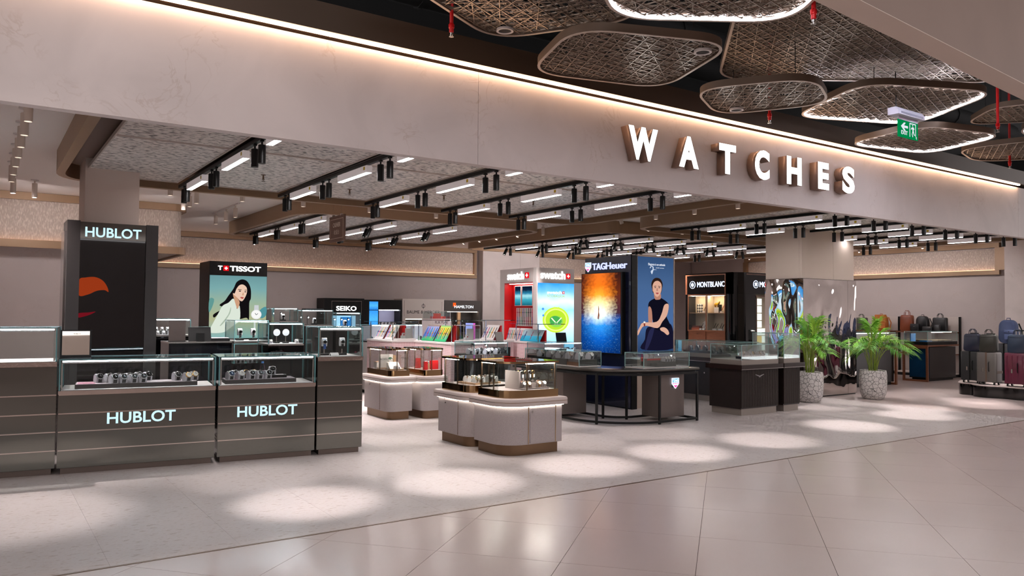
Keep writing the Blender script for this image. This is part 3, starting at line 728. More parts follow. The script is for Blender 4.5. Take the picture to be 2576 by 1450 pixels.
# ================================================================ mirrored counters at left
DMIR = mat('dark_mirror', '73726c', .08, 1, bump=.05, bs=.9); HPL = mat('plinth_taupe', '6f635c', .35, .7)
R75 = math.radians(-7.5)
def mirror_counter(label, ox, oy, w, tall=False, word=None, d=.62):
    t = thing('display_counter', label, 'counter', (ox, oy, 0), R75, 'mirrored watch counters at left')
    bx('plinth', HPL, t, .03, w-.03, .03, d-.03, 0, .055)
    zs = [.06, .228, .402, .572, .748] + ([1.02] if tall else [])
    bx('core', BLACK, t, .012, w-.012, .014, d-.014, .056, zs[-1]-.001)
    for a, b in zip(zs, zs[1:]):
        p = bx('mirror_panel', DMIR, t, .004, w-.004, 0, .012, a, b-.012)
        bx('mirror_panel', DMIR, t, w-.012, w-.0005, .012, d, a, b-.012); bx('mirror_panel', DMIR, t, .0005, .012, .012, d, a, b-.012)
        bx('chrome_strip', CHROME, t, .004, w-.0, .004, .0135, b-.0115, b-.0005)
    zb = zs[-1]; zt = 1.37 if tall else 1.07
    bx('chrome_base', CHROME, t, 0, w, -.012, d, zb, zb+.033)
    bx('case_floor', OFFW, t, .02, w-.02, .012, d-.02, zb+.0335, zb+.037)
    glass_box(t, .004, w-.004, -.004, d-.004, zb+.034, zt, TEAL, e=.009)
    # inner chrome frame and the light strip along the front top edge
    f = MB(); f.box(.02, w-.02, .012, .024, zt-.035, zt-.02).box(.02, .032, .012, .024, zb+.04, zt-.02).box(w-.032, w-.02, .012, .024, zb+.04, zt-.02)
    f.build('inner_frame', STEEL, t, smooth=False)
    bx('light_strip', LEDC, t, .03, w-.03, .001, .012, zt-.019, zt-.008)
    if word:
        o = text('lettering', word, HUBT, t, (0, -.0015, .452), height=.108, width=word_w(w), bold=.018, depth=.003); centre_x(o, w*(.515 if w > 1.1 else .50))
    return t, zb+.0375
def word_w(w): return .605
DTRAY = mat('dark_wood_tray', '2a221f', .45, var=.2, vs=4, stretch=(2, 30, 30))
cs_, sn_ = math.cos(R75), math.sin(R75)
def loc_in(t, x, y, z): return (t.location.x + cs_*x - sn_*y, t.location.y + sn_*x + cs_*y, z)
cB, zf = mirror_counter('longest low mirrored counter with ice-blue lettering', .645, 8.415, 1.385, False, 'HUBLOT')
cC, _ = mirror_counter('shorter low mirrored counter with ice-blue lettering', 2.04, 8.225, .985, False, 'HUBLOT')
cD, zfd = mirror_counter('tall mirrored counter at the right end of the row', 3.035, 8.095, .50, True)
cA, _ = mirror_counter('tall mirrored counter cut by the left edge', .632-1.2*cs_, 8.44-1.2*sn_, 1.2, True)
def tray(label, t, x0, x1, y0, y1, z, h=.04, m=None, top=None, rz=None):
    o = thing('display_tray', label, 'tray', loc_in(t, x0, y0, z), R75)
    bx('base', m or DTRAY, o, 0, x1-x0, 0, y1-y0, 0, h); bx('lining', top or mat('tray_lining', 'b9aeb4', .8), o, .008, x1-x0-.008, .008, y1-y0-.008, h+.0003, h+.003)
    return o
tr = tray('long dark tray of watches in the longest mirrored counter', cB, .13, 1.22, .10, .40, zf)
bx('printed_card', mat('pink_print', 'a06a7c', .6, var=.5, vs=60), tr, .02, .17, .02, .26, .0432, .0445)
for q in (.235, .56, .66, .78): bx('white_card', CUSH['white'], tr, q, q+.06, .05, .09, .0432, .046)
wl = 'wristwatch on a light grey cushion in the longest mirrored counter'; zt_ = zf+.0435
for k, (u, row) in enumerate(((234, 1), (259, 1), (272, 0), (282, 1), (294, 0), (309, 1), (320, 0), (333, 2), (343, 0), (356, 2), (433, 1), (461, 0), (479, 1))):
    y = (.14, .25, .35)[row]; x = (u-140)/397*1.385*(1+y*.06)-.005
    watch(wl if k < 10 else {10: 'dark wristwatch first of three at the right of the longest tray', 11: 'pink gold wristwatch in the middle of three on the longest tray', 12: 'yellow gold wristwatch last of three on the longest tray'}[k], 'watches in the longest mirrored counter', loc_in(cB, x, y, zt_), R75+.35, case='gold' if k in (11, 12) else 'steel', dial=('black', 'black', 'black', 'white')[k % 4] if k < 12 else 'white', s=1.5)
tr = tray('dark tray of watches in the shorter mirrored counter', cC, .08, .80, .10, .40, zf)
bx('printed_card', MATS['pink_print'], tr, .02, .13, .02, .26, .0432, .0445)
wl2 = 'wristwatch on a light grey cushion in the shorter mirrored counter'
for k, (u, row) in enumerate(((578, 0), (592, 1), (603, 0), (618, 1), (630, 0), (639, 1), (651, 0), (672, 0))):
    y = (.15, .26)[row]; x = (u-545)/250*.985*(1+y*.06)
    watch(wl2 if k else 'blue dial wristwatch leftmost in the shorter mirrored counter', 'watches in the shorter mirrored counter', loc_in(cC, x, y, zt_), R75+.3, case='gold' if k in (3, 5) else 'steel', dial='blue' if k == 0 else ('black', 'black', 'white')[k % 3], s=1.5)
rs = thing('riser', 'black riser block with a card in the shorter mirrored counter', 'riser', loc_in(cC, .60, .25, zt_), R75); bx('block', BLACK, rs, -.09, .12, -.05, .05, 0, .03); bx('card', CUSH['white'], rs, .0, .09, -.049, .02, .0303, .034)
watch('lone wristwatch raised on the black riser block', 'watches in the shorter mirrored counter', loc_in(cC, .575, .262, zt_+.0305), R75, s=1.5)
# contents of the tall right-end counter
def stand_watch(label, loc, rz, strap='black', h=.13):
    t = thing('watch_stand', label, 'watch', loc, rz, 'watches on tall stands')
    bx('foot', BLACK, t, -.05, .05, -.03, .03, 0, .018); bx('post', STEEL, t, -.006, .006, -.004, .004, .018, h)
    MB().extr([(-.028, y, z) for y, z in ((-.02, h-.03), (.02, h-.03), (.03, h), (.024, h+.05), (0, h+.065), (-.024, h+.05), (-.03, h))], (.056, 0, 0)).build('cushion', CUSH['white'], t)
    bx('strap', STRAP[strap], t, -.014, .014, -.034, -.03, h-.06, h+.05)
    m = MB(); m.T = Matrix.Translation((0, -.034, h+.02)) @ Matrix.Rotation(PI/2, 4, 'X'); m.lathe([(.02, 0), (.026, .003), (.026, .009), (.02, .012)], 20); c = m.build('case', CASEM['steel'], t)
    d = MB(); d.T = m.T; d.lathe([(0, .0125), (.019, .0125)], 18); d.build('dial', DIAL['black'], c)
BLUESTR = mat('strap_blue', '1d4a8a', .5); STRAP['blue'] = BLUESTR
stand_watch('blue strap wristwatch on a stand in the tall end counter', loc_in(cD, .13, .26, zfd), R75, 'blue')
stand_watch('black strap wristwatch on a stand in the tall end counter', loc_in(cD, .33, .26, zfd), R75)
pc = thing('price_card', 'tilted white card between the two stands in the tall counter', 'card', loc_in(cD, .22, .14, zfd), R75); MB().extr([(-.05, -.02, 0), (-.05, .03, 0), (-.05, .03, .03)], (.1, 0, 0)).build('wedge', BLACK, pc, smooth=False); MB().extr([(-.046, -.0195, .0015), (-.046, .029, .0305), (-.046, .0285, .0315), (-.046, -.02, .0025)], (.092, 0, 0)).build('card', CUSH['white'], pc, smooth=False)
# standing mirror on the longest counter
TMIR = mat('table_mirror', 'd8d0c4', .02, 1)
tm = thing('table_mirror', 'black framed table mirror standing on the longest counter', 'mirror', loc_in(cB, .0, .10, 1.0765), R75)
mm = MB(); mm.T = Matrix.Rotation(math.radians(-5), 4, 'X'); mm.box(.0, .262, 0, .02, .012, .275); mm.build('frame', BLACK, tm, smooth=False)
m2 = MB(); m2.T = mm.T; m2.box(.016, .246, -.0012, -.0002, .035, .262); m2.build('mirror_glass', TMIR, tm, smooth=False)
bx('foot', BLACK, tm, 0, .262, -.03, .08, 0, .011)
o = text('lettering', 'HUBLOT', BLACK, tm, (.11, -.021, .236), height=.008, width=.06, bold=.01, depth=.0005)
# bottle behind the shorter counter
wb = thing('water_bottle', 'clear water bottle with blue cap behind the shorter counter', 'bottle', (2.72, 9.0, 0)); 
bx('shelf_block', BLACK, wb, -.15, .15, -.12, .12, 0, .74)
m = MB(); m.lathe([(.0, .741), (.032, .741), (.034, .75), (.034, .88), (.03, .90), (.014, .94), (.013, .95)], 18); m.build('body', thin_glass('bottle_plastic', (.9, .92, .95, 1)), wb)
MB().lathe([(.0345, .79), (.0348, .79), (.0348, .86), (.0345, .86)], 18).build('paper_label', mat('bottle_label', 'b0587a', .5), wb); MB().lathe([(.015, .945), (.015, .965), (.0, .966)], 14).build('cap', mat('cap_blue', '5b93d6', .4), wb)
# ================================================================ dark tower with a screen, around the taupe column
tw = thing('brand_tower', 'dark tower with ice-blue lettering and black glass screen', 'display tower', (.774, 9.50, 0))
BOARD = mat('charcoal_board', '211b1a', .45, var=.15, vs=3)
bx('side_board', BOARD, tw, 0, .123, 0, .44, 0, 2.505); bx('side_board', BOARD, tw, .774, .898, 0, .44, 0, 2.50)
bx('side_cladding', mat('tower_side', '5a5350', .15, .7), tw, -.02, -.0005, .08, .44, 0, 2.39)
bx('core', BLACK, tw, .1235, .7735, .06, .44, 0, 2.495)
bx('header', mat('header_mirror', '6a6661', .1, .9), tw, .1235, .7735, .02, .0595, 2.315, 2.495)
sc_ = bx('screen', mat('black_glass', '020204', .02, spec=.8), tw, .1235, .7735, .03, .0595, .25, 2.313)
centre_x(text('lettering', 'HUBLOT', HUBT, tw, (0, .0185, 2.335), height=.108, width=.555, bold=.018, depth=.003), .4485)
red = smooth_pts([(0, .0), (0, .165), (.06, .192), (.15, .2), (.225, .165), (.27, .10), (.285, .04), (.245, .06), (.17, .05), (.09, .01)], 5)
RG = glow('ember_red', 'b0401c', .42)
MB().extr([(.125+x, .0297, 1.70+y) for x, y in red], (0, -.0008, 0)).build('printed_shape', RG, sc_, smooth=False)
red2 = smooth_pts([(0, 0), (.06, .012), (.12, .035), (.165, .065), (.10, .055), (0, .045)], 4)
MB().extr([(.125+x, .0297, 1.46+y) for x, y in red2], (0, -.0008, 0)).build('printed_shape', glow('ember_dark', '7a1420', .5), sc_, smooth=False)
# ================================================================ beige kiosks in the middle
SPK = mat('speckled_laminate', 'a89e9d', .55, var=.22, vs=170); SLAB = mat('kiosk_slab', 'bcaea8', .4); KLID = thin_glass('smoked_lid', (.86, .82, .78, 1), .9)
def kiosk(label, x0, x1, y0, y1, doors='f', r=.2, top=1.012):
    t = thing('display_kiosk', label, 'display case', (x0, y0, 0), 0, 'beige display kiosks'); w, d = x1-x0, y1-y0
    o = lambda g, rr: rrect(g, w-g, g, d-g, rr, 7)
    MB().prism(rrect(.035, w-.035, .035, d-.035, r*.75, 7, (1, 0, 0, 0)), 0, .115).build('plinth', BRONZE, t)
    MB().prism(o(0, .03) if r < .1 else rrect(0, w, 0, d, r, 8, (1, 0, 0, 0)), .116, .525).build('body', SPK, t)
    S_ = rrect(-.045, w+.045, -.045, d+.045, r+.03, 8)
    if r > .1: S_ = rrect(-.045, w+.045, -.045, d+.045, r+.03, 8, (1, 0, 0, 0))
    MB().ring(inset(S_, .030), inset(S_, .042), .526, .5325).build('light_strip', LEDK, t)
    MB().prism(inset(S_, .044), .5255, .5335).prism(S_, .534, .572).build('slab', SLAB, t); MB().prism(inset(S_, .004), .5725, .577).build('brass_line', BRASS, t); MB().prism(S_, .5775, .617, bev=.018).build('slab_top', SLAB, t)
    G = rrect(.03, w-.03, .03, d-.03, max(r-.04, .03), 7, (1, 0, 0, 0) if r > .1 else (1, 1, 1, 1))
    MB().ring(G, inset(G, .02), .6175, .70).build('brass_base', BRASS, t)
    MB().prism(inset(G, .021), .69, .699).build('case_floor', mat('kiosk_floor', 'b0a39f', .7), t)
    H = inset(G, .012); MB().ring(H, inset(H, .004), .7005, top-.022).build('glass_wall', GLASS, t)
    MB().ring(inset(G, -.005), inset(G, .03), top-.02, top).build('lid_frame', BRASS, t); MB().prism(inset(G, .0), top-.015, top+.004).build('lid', KLID, t)
    for x, y in ((.055, d*.5), (.055, d-.06), (w*.42, .052), (w-.06, .052), (w-.06, d-.06)): bx('post', BRONZE, t, x-.006, x+.006, y-.006, y+.006, .70, top-.02)
    bx('light_strip', LEDI, t, w*.42, w-.07, .058, .074, top-.030, top-.0225); bx('light_strip', LEDI, t, .058, .074, d*.5, d-.08, top-.030, top-.0225)
    if 'f' in doors:
        a, b = w*.43, w*.86
        for x in (a-.02, b+.02): bx('brass_inlay', BRASS, t, x-.004, x+.004, -.003, -.0002, .12, .52)
        p = bx('door', SPK, t, a, b, -.007, -.0002, .13, .505); MB().tube([(a+.03, -.013, .47), (a+.03, -.0072, .47)], .009, 12).build('lock', STEEL, p)
    if 'l' in doors:
        a, b = d*.34, d*.78
        p = bx('door', SPK, t, -.007, -.0002, a, b, .13, .505); MB().tube([(-.013, b-.03, .47), (-.0072, b-.03, .47)], .009, 12).build('lock', STEEL, p)
        bx('brass_inlay', BRASS, t, -.003, -.0002, a-.006, a-.002, .12, .52); bx('brass_inlay', BRASS, t, -.003, -.0002, b+.002, b+.006, .12, .52)
    return t
kiosk('beige kiosk nearest the viewer, with one front door', 4.655, 5.425, 6.885, 7.50, 'f', r=.27)
kiosk('beige kiosk directly behind the nearest one', 4.64, 5.38, 7.60, 8.30, 'l')
kiosk('narrow beige kiosk with boxes and a crocodile sign', 4.845, 5.225, 10.13, 10.95, 'l', r=.12)
kiosk('narrow beige kiosk with red gift bags', 5.33, 5.72, 9.99, 10.75, '', r=.10)
# nearest kiosk: grey stand with hanging watches and pillows in front
KZ = .6995
st = thing('watch_display', 'taupe stand with a padded bar in the nearest kiosk', 'watch display', (4.95, 7.05, KZ)); TP = mat('taupe_suede', '8b7f7b', .8)
bx('tray', TP, st, -.02, .36, -.08, .24, 0, .018); bx('back_panel', TP, st, -.02, .0, -.03, .24, .0185, .2); bx('bar_post', TP, st, .17, .19, .165, .185, .0185, .15)
MB().tube([(.001, .175, .17), (.33, .175, .17)], .022, 14).build('padded_bar', CUSH['black'], st)
def hung_watch(label, loc, rz, strap, case, dial):
    t = thing('wristwatch', label, 'watch', loc, rz, 'watches hung on the padded bar'); t.scale = (1.15,)*3
    m = MB().extr([(-.010, y, z) for y, z in ((-.026, -.06), (-.026, .0), (-.018, .02), (0, .027), (.018, .02), (.0265, 0), (.0265, -.03), (.0235, -.03), (.0235, 0), (.016, .0175), (0, .0242), (-.016, .0175), (-.0235, 0), (-.0235, -.06))], (.02, 0, 0)).build('strap', STRAP[strap], t)
    q = MB(); q.T = Matrix.Translation((0, -.0265, .005)) @ Matrix.Rotation(PI/2, 4, 'X'); q.lathe([(.015, 0), (.018, .002), (.018, .006), (.014, .008)], 16); c = q.build('case', CASEM[case], t)
    d = MB(); d.T = q.T; d.lathe([(0, .0083), (.0135, .0083)], 14); d.build('dial', DIAL[dial], c)
    bx('price_tag', CUSH['white'], t, .006, .022, -.031, -.03, -.05, -.02)
for k in range(6): hung_watch('wristwatch hung with a paper tag on the padded bar', (4.985+k*.052, 7.225, KZ+.17), 0, ('black', 'steel', 'black', 'black', 'steel', 'gold')[k], ('steel', 'gold')[k % 2], ('white', 'black', 'white')[k % 3])
for k, (x, y) in enumerate(((.03, -.03), (.10, -.03), (.24, -.03), (.31, -.03), (.06, .04), (.135, .05), (.23, .05), (.30, .05))):
    watch('wristwatch on a taupe pillow in front of the padded bar', 'watches on pillows in the nearest kiosk', (4.95+x, 7.05+y, KZ+.0185), 0, 'taupe', ('steel', 'brown', 'gold')[k % 3], ('steel', 'gold', 'gold')[k % 3], 'white', s=1.15)
cu = thing('watch_box', 'small taupe cube between the pillows', 'watch box', (5.12, 7.03, KZ+.0185)); bx('cube', TP, cu, -.03, .03, -.03, .03, 0, .05); MB().lathe([(.015, .05), (.022, .06), (.022, .075), (.01, .085)], 14).build('bangle', CASEM['steel'], cu)
# second kiosk: wooden tray with white stands
tk = thing('display_tray', 'pale wooden tray of watches on white stands in the second kiosk', 'tray', (4.80, 7.72, KZ), math.radians(8)); LW = mat('pale_wood', 'b58f6c', .5, var=.15, vs=4, stretch=(2, 30, 30))
bx('base', LW, tk, 0, .40, 0, .34, 0, .022)
for k in range(12): watch('wristwatch on a white stand in the wooden tray', 'watches in the wooden tray', (4.84+(k % 4)*.092, 7.78+(k//4)*.10, KZ+.0225), -.9 if k % 2 else .2, 'white', ('steel', 'gold', 'brown', 'gold')[k % 4], ('gold', 'steel')[k % 2], 'white', s=1.2)
# third kiosk: white box, sloped stand and crocodile sign
b3 = thing('brand_box', 'white sign on a wooden block with a green crocodile', 'sign', (4.955, 10.55, KZ), math.radians(-6))
bx('block', LW, b3, -.06, .18, .02, .10, 0, .02); bx('block', LW, b3, .17, .20, .0, .12, .0205, .20); bx('panel', WHITE, b3, -.05, .165, .03, .045, .0205, .215)
text('lettering', 'LACOSTE', BLACK, b3, (-.045, .0285, .13), height=.03, width=.12, bold=.02, depth=.0008)
MB().extr([(x, .0285, z) for x, z in smooth_pts([(.085, .14), (.10, .165), (.13, .17), (.155, .155), (.16, .145), (.14, .15), (.125, .145), (.13, .13), (.118, .13), (.112, .145), (.10, .148), (.095, .14)], 3)], (0, -.0008, 0)).build('crocodile_mark', mat('croc_green', '0d5a38', .5), b3, smooth=False)
wbx = thing('gift_box', 'open white box on a low wooden tray in the crocodile kiosk', 'box', (4.94, 10.30, KZ), math.radians(-5)); bx('tray', LW, wbx, -.01, .2, -.06, .14, 0, .02); MB().extr([(0, -.04, .0205), (0, .12, .0205), (0, .12, .11), (0, .10, .11)], (.17, 0, 0)).build('wedge', WHITE, wbx, smooth=False)
wb2 = thing('gift_box', 'small upright white box at the left of the crocodile kiosk', 'box', (4.93, 10.72, KZ)); bx('body', WHITE, wb2, 0, .07, 0, .10, 0, .09); bx('lid', LW, wb2, -.003, .073, -.003, .103, .0905, .10)
for k, (x, y) in enumerate(((5.0, 10.34), (5.06, 10.35))): watch('white strap wristwatch on the sloped white wedge' if k == 0 else 'steel wristwatch on the sloped white wedge', 'watches in the crocodile kiosk', (x, y-.105, KZ+.0205), 0, 'white', 'white' if k == 0 else 'steel', 'steel', 'white', s=.8)
# fourth kiosk: red bags and wooden crate
def gift_bag(label, loc, rz, w=.11, h=.12):
    t = thing('gift_bag', label, 'bag', loc, rz, 'red paper bags'); MB().extr([(-w/2, -.025, 0), (-w/2, .025, 0), (-w/2, .02, h), (-w/2, -.02, h)], (w, 0, 0)).build('body', RED, t, smooth=False)
    MB().tube([(-.02, -.0215, h-.01), (-.018, -.024, h+.03), (.018, -.024, h+.03), (.02, -.0215, h-.01)], .002, 5).build('handle', RED, t)
gift_bag('red paper bag right of the wooden crate', (5.60, 10.17, KZ), .15, .13, .13); gift_bag('small red paper bag left of the wooden crate', (5.435, 10.13, KZ), 0, .06, .12)
gift_bag('red paper bag behind the wooden crate', (5.49, 10.48, KZ), .1, .08, .15)
cr_ = thing('wooden_crate', 'slatted wooden crate holding watches between red bags', 'crate', (5.50, 10.2, KZ))
for z in (0, .03, .06): bx('slat', LW, cr_, -.035, .055, -.03, -.024, z, z+.024); bx('slat', LW, cr_, -.035, .055, .054, .06, z, z+.024)
bx('bottom', LW, cr_, -.034, .054, -.023, .053, 0, .075)
for k in range(3): watch('wristwatch on a white cushion in the wooden crate', 'watches in the crate', (5.475+k*.035, 10.215, KZ+.0755), 0, 'white', 'black', 'steel', ('white', 'black')[k % 2], s=.75)
# ================================================================ flat prints
def uv_plane(name, m, parent, x0, x1, z0, z1, y):
    """backlit sheet in the XZ plane facing -Y with a 0..1 uv map"""
    me = bpy.data.meshes.new(name); me.from_pydata([(x0, y, z0), (x1, y, z0), (x1, y, z1), (x0, y, z1)], [], [(0, 1, 2, 3)])
    u = me.uv_layers.new(name='uv')
    for k, c in enumerate(((0, 0), (1, 0), (1, 1), (0, 1))): u.data[k].uv = c
    me.materials.append(m); o = bpy.data.objects.new(name, me); COL.objects.link(o); o.parent = parent
    return o
def shapes(parent, x0, x1, z0, z1, y, src, items, strength=.75):
    """printed figure: layered outlines; src = pixel box the outlines were measured in"""
    a, b, c, d = src
    for k, it in enumerate(items):
        nm, col, pts = it[:3]; sm = it[3] if len(it) > 3 else 4
        pp = smooth_pts(pts, sm) if sm else pts
        pp = [(x0+(px-a)/(c-a)*(x1-x0), y-.0006-.0004*k, z1-(pz-b)/(d-b)*(z1-z0)) for px, pz in pp]
        mm_ = MB(); mm_.poly(pp); o = mm_.build(nm, glow('print_%s_%s' % (col, strength), col, strength), parent, smooth=False)
        bm = bmesh.new(); bm.from_mesh(o.data); bmesh.ops.triangulate(bm, faces=bm.faces[:]); bm.to_mesh(o.data); bm.free()
# ================================================================ navy tower with the ocean screen (its face looks along -X)
NAVY = mat('navy_lacquer', '10152b', .25, coat=.3)
tg = thing('brand_tower', 'navy tower with a sunset and ocean screen', 'display tower', (8.70, 10.405, 0), -PI/2)
# local x runs along -Y world, local y runs along +X world; front at y=0
bx('body', NAVY, tg, 0, 1.145, 0, .12, .02, 2.495); bx('plinth', BLACK, tg, .02, 1.13, .01, .11, 0, .0195)
bx('side_trim', BLACKM, tg, 1.1455, 1.16, .01, .13, 0, 2.49)
bx('screen_case', BLACK, tg, -.01, 1.02, -.075, -.0005, .885, 2.225)
m, nt, r, em, uv, sp = grad_mat('ocean_screen', [(0, '062a66'), (.18, '0a56b0'), (.34, '2b88d8'), (.45, 'd8ecf5'), (.52, 'fff6dc'), (.62, 'ffe9a8'), (.72, 'ff9a2e'), (.85, 'e06a18'), (1, 'c8601e')], .95, noise_amt=.08, noise_scale=9)
# sideways falloff: the hot core is in the middle, edges are dark
L = nt.links
ab = nd(nt, 'ShaderNodeMath', operation='SUBTRACT'); ab.inputs[1].default_value = .47; L.new(sp.outputs['X'], ab.inputs[0])
a2 = nd(nt, 'ShaderNodeMath', operation='ABSOLUTE'); L.new(ab.outputs[0], a2.inputs[0])
n_ = nd(nt, 'ShaderNodeTexNoise'); n_.inputs['Scale'].default_value = 14; n_.inputs['Detail'].default_value = 8; mpg = nd(nt, 'ShaderNodeMapping'); mpg.inputs['Scale'].default_value = (1, 2.2, 1); L.new(uv.outputs['UV'], mpg.inputs[0]); L.new(mpg.outputs[0], n_.inputs['Vector'])
a3 = nd(nt, 'ShaderNodeMath', operation='MULTIPLY_ADD'); L.new(n_.outputs[0], a3.inputs[0]); a3.inputs[1].default_value = .35; L.new(a2.outputs[0], a3.inputs[2])
side = nd(nt, 'ShaderNodeMapRange'); side.inputs[1].default_value = .24; side.inputs[2].default_value = .62; side.inputs[3].default_value = 0; side.inputs[4].default_value = 1; L.new(a3.outputs[0], side.inputs[0])
r2 = nd(nt, 'ShaderNodeValToRGB'); e2 = r2.color_ramp.elements; e2[0].position = .0; e2[0].color = C('052458'); e2[1].position = 1; e2[1].color = C('2a1412')
q = e2.new(.42); q.color = C('0a3f86'); q = e2.new(.5); q.color = C('3a2430'); q = e2.new(.75); q.color = C('5a2410'); L.new(sp.outputs['Y'], r2.inputs[0])
mx = nd(nt, 'ShaderNodeMix', data_type='RGBA'); L.new(side.outputs[0], mx.inputs[0]); L.new(r.outputs[0], mx.inputs[6]); L.new(r2.outputs[0], mx.inputs[7]); 
# light flecks in the water
vn = nd(nt, 'ShaderNodeTexNoise'); vn.inputs['Scale'].default_value = 55; vn.inputs['Detail'].default_value = 3; L.new(uv.outputs['UV'], vn.inputs['Vector'])
vm = nd(nt, 'ShaderNodeMapRange'); vm.inputs[1].default_value = .60; vm.inputs[2].default_value = .72; vm.inputs[4].default_value = .3; L.new(vn.outputs[0], vm.inputs[0])
mx2 = nd(nt, 'ShaderNodeMix', data_type='RGBA'); mx2.inputs[7].default_value = C('8fd0f2'); L.new(vm.outputs[0], mx2.inputs[0]); L.new(mx.outputs[2], mx2.inputs[6])
dn = nd(nt, 'ShaderNodeMapRange'); dn.inputs[1].default_value = .42; dn.inputs[2].default_value = .5; L.new(sp.outputs['Y'], dn.inputs[0])
mx3 = nd(nt, 'ShaderNodeMix', data_type='RGBA'); L.new(dn.outputs[0], mx3.inputs[0]); L.new(mx2.outputs[2], mx3.inputs[6]); L.new(mx.outputs[2], mx3.inputs[7]); L.new(mx3.outputs[2], em.inputs[0])
so = uv_plane('screen', m, tg, -.005, .985, .892, 2.218, -.0755)
shapes(so, -.005, .985, .892, 2.218, -.0755, (1112, 275, 1580, 1265), [('diver_silhouette', '8a4a2a', [(1322, 680), (1330, 720), (1328, 760), (1335, 800), (1328, 850), (1320, 848), (1326, 805), (1318, 845), (1311, 845), (1318, 790), (1320, 740)], 3)], .6)
TAGL = glow('lilac_letters', 'b9bfff', 1.0)
text('lettering', 'TAG', TAGL, tg, (.20, -.001, 2.285), height=.115, width=.33, bold=.02, depth=.012)
text('lettering', 'Heuer', TAGL, tg, (.545, -.001, 2.285), height=.115, width=.52, bold=.012, depth=.012)
def shield(parent, cx, z, s, y):
    pt = [(-.5, .5), (.5, .5), (.5, -.1), (0, -.6), (-.5, -.1)]
    b = MB().extr([(cx+a*s, y, z+c*s) for a, c in pt], (0, -.012, 0)).build('emblem', glow('emblem_rim', 'dfe8ff', 1.2), parent, smooth=False)
    MB().extr([(cx+a*s*.88, y-.0122, z+c*s*.88) for a, c in [(-.5, .5), (.5, .5), (.5, .06), (-.5, .06)]], (0, -.001, 0)).build('upper_field', glow('emblem_teal', '3a9fc8', .9), b, smooth=False)
    MB().extr([(cx+a*s*.88, y-.0122, z+c*s*.88) for a, c in [(-.5, .0), (.5, .0), (.5, -.12), (0, -.6), (-.5, -.12)]], (0, -.001, 0)).build('lower_field', glow('emblem_pink', 'd84a9a', .9), b, smooth=False)
    w_ = glow('emblem_white', 'ffffff', 1.3)
    text('lettering', 'TAG', w_, b, (cx-.38*s, y-.0135, z+.10*s), height=.28*s, width=.76*s, bold=.03, depth=.001); text('lettering', 'HEUER', w_, b, (cx-.38*s, y-.0135, z-.24*s), height=.19*s, width=.76*s, bold=.02, depth=.001)
shield(tg, .085, 2.345, .15, -.001)
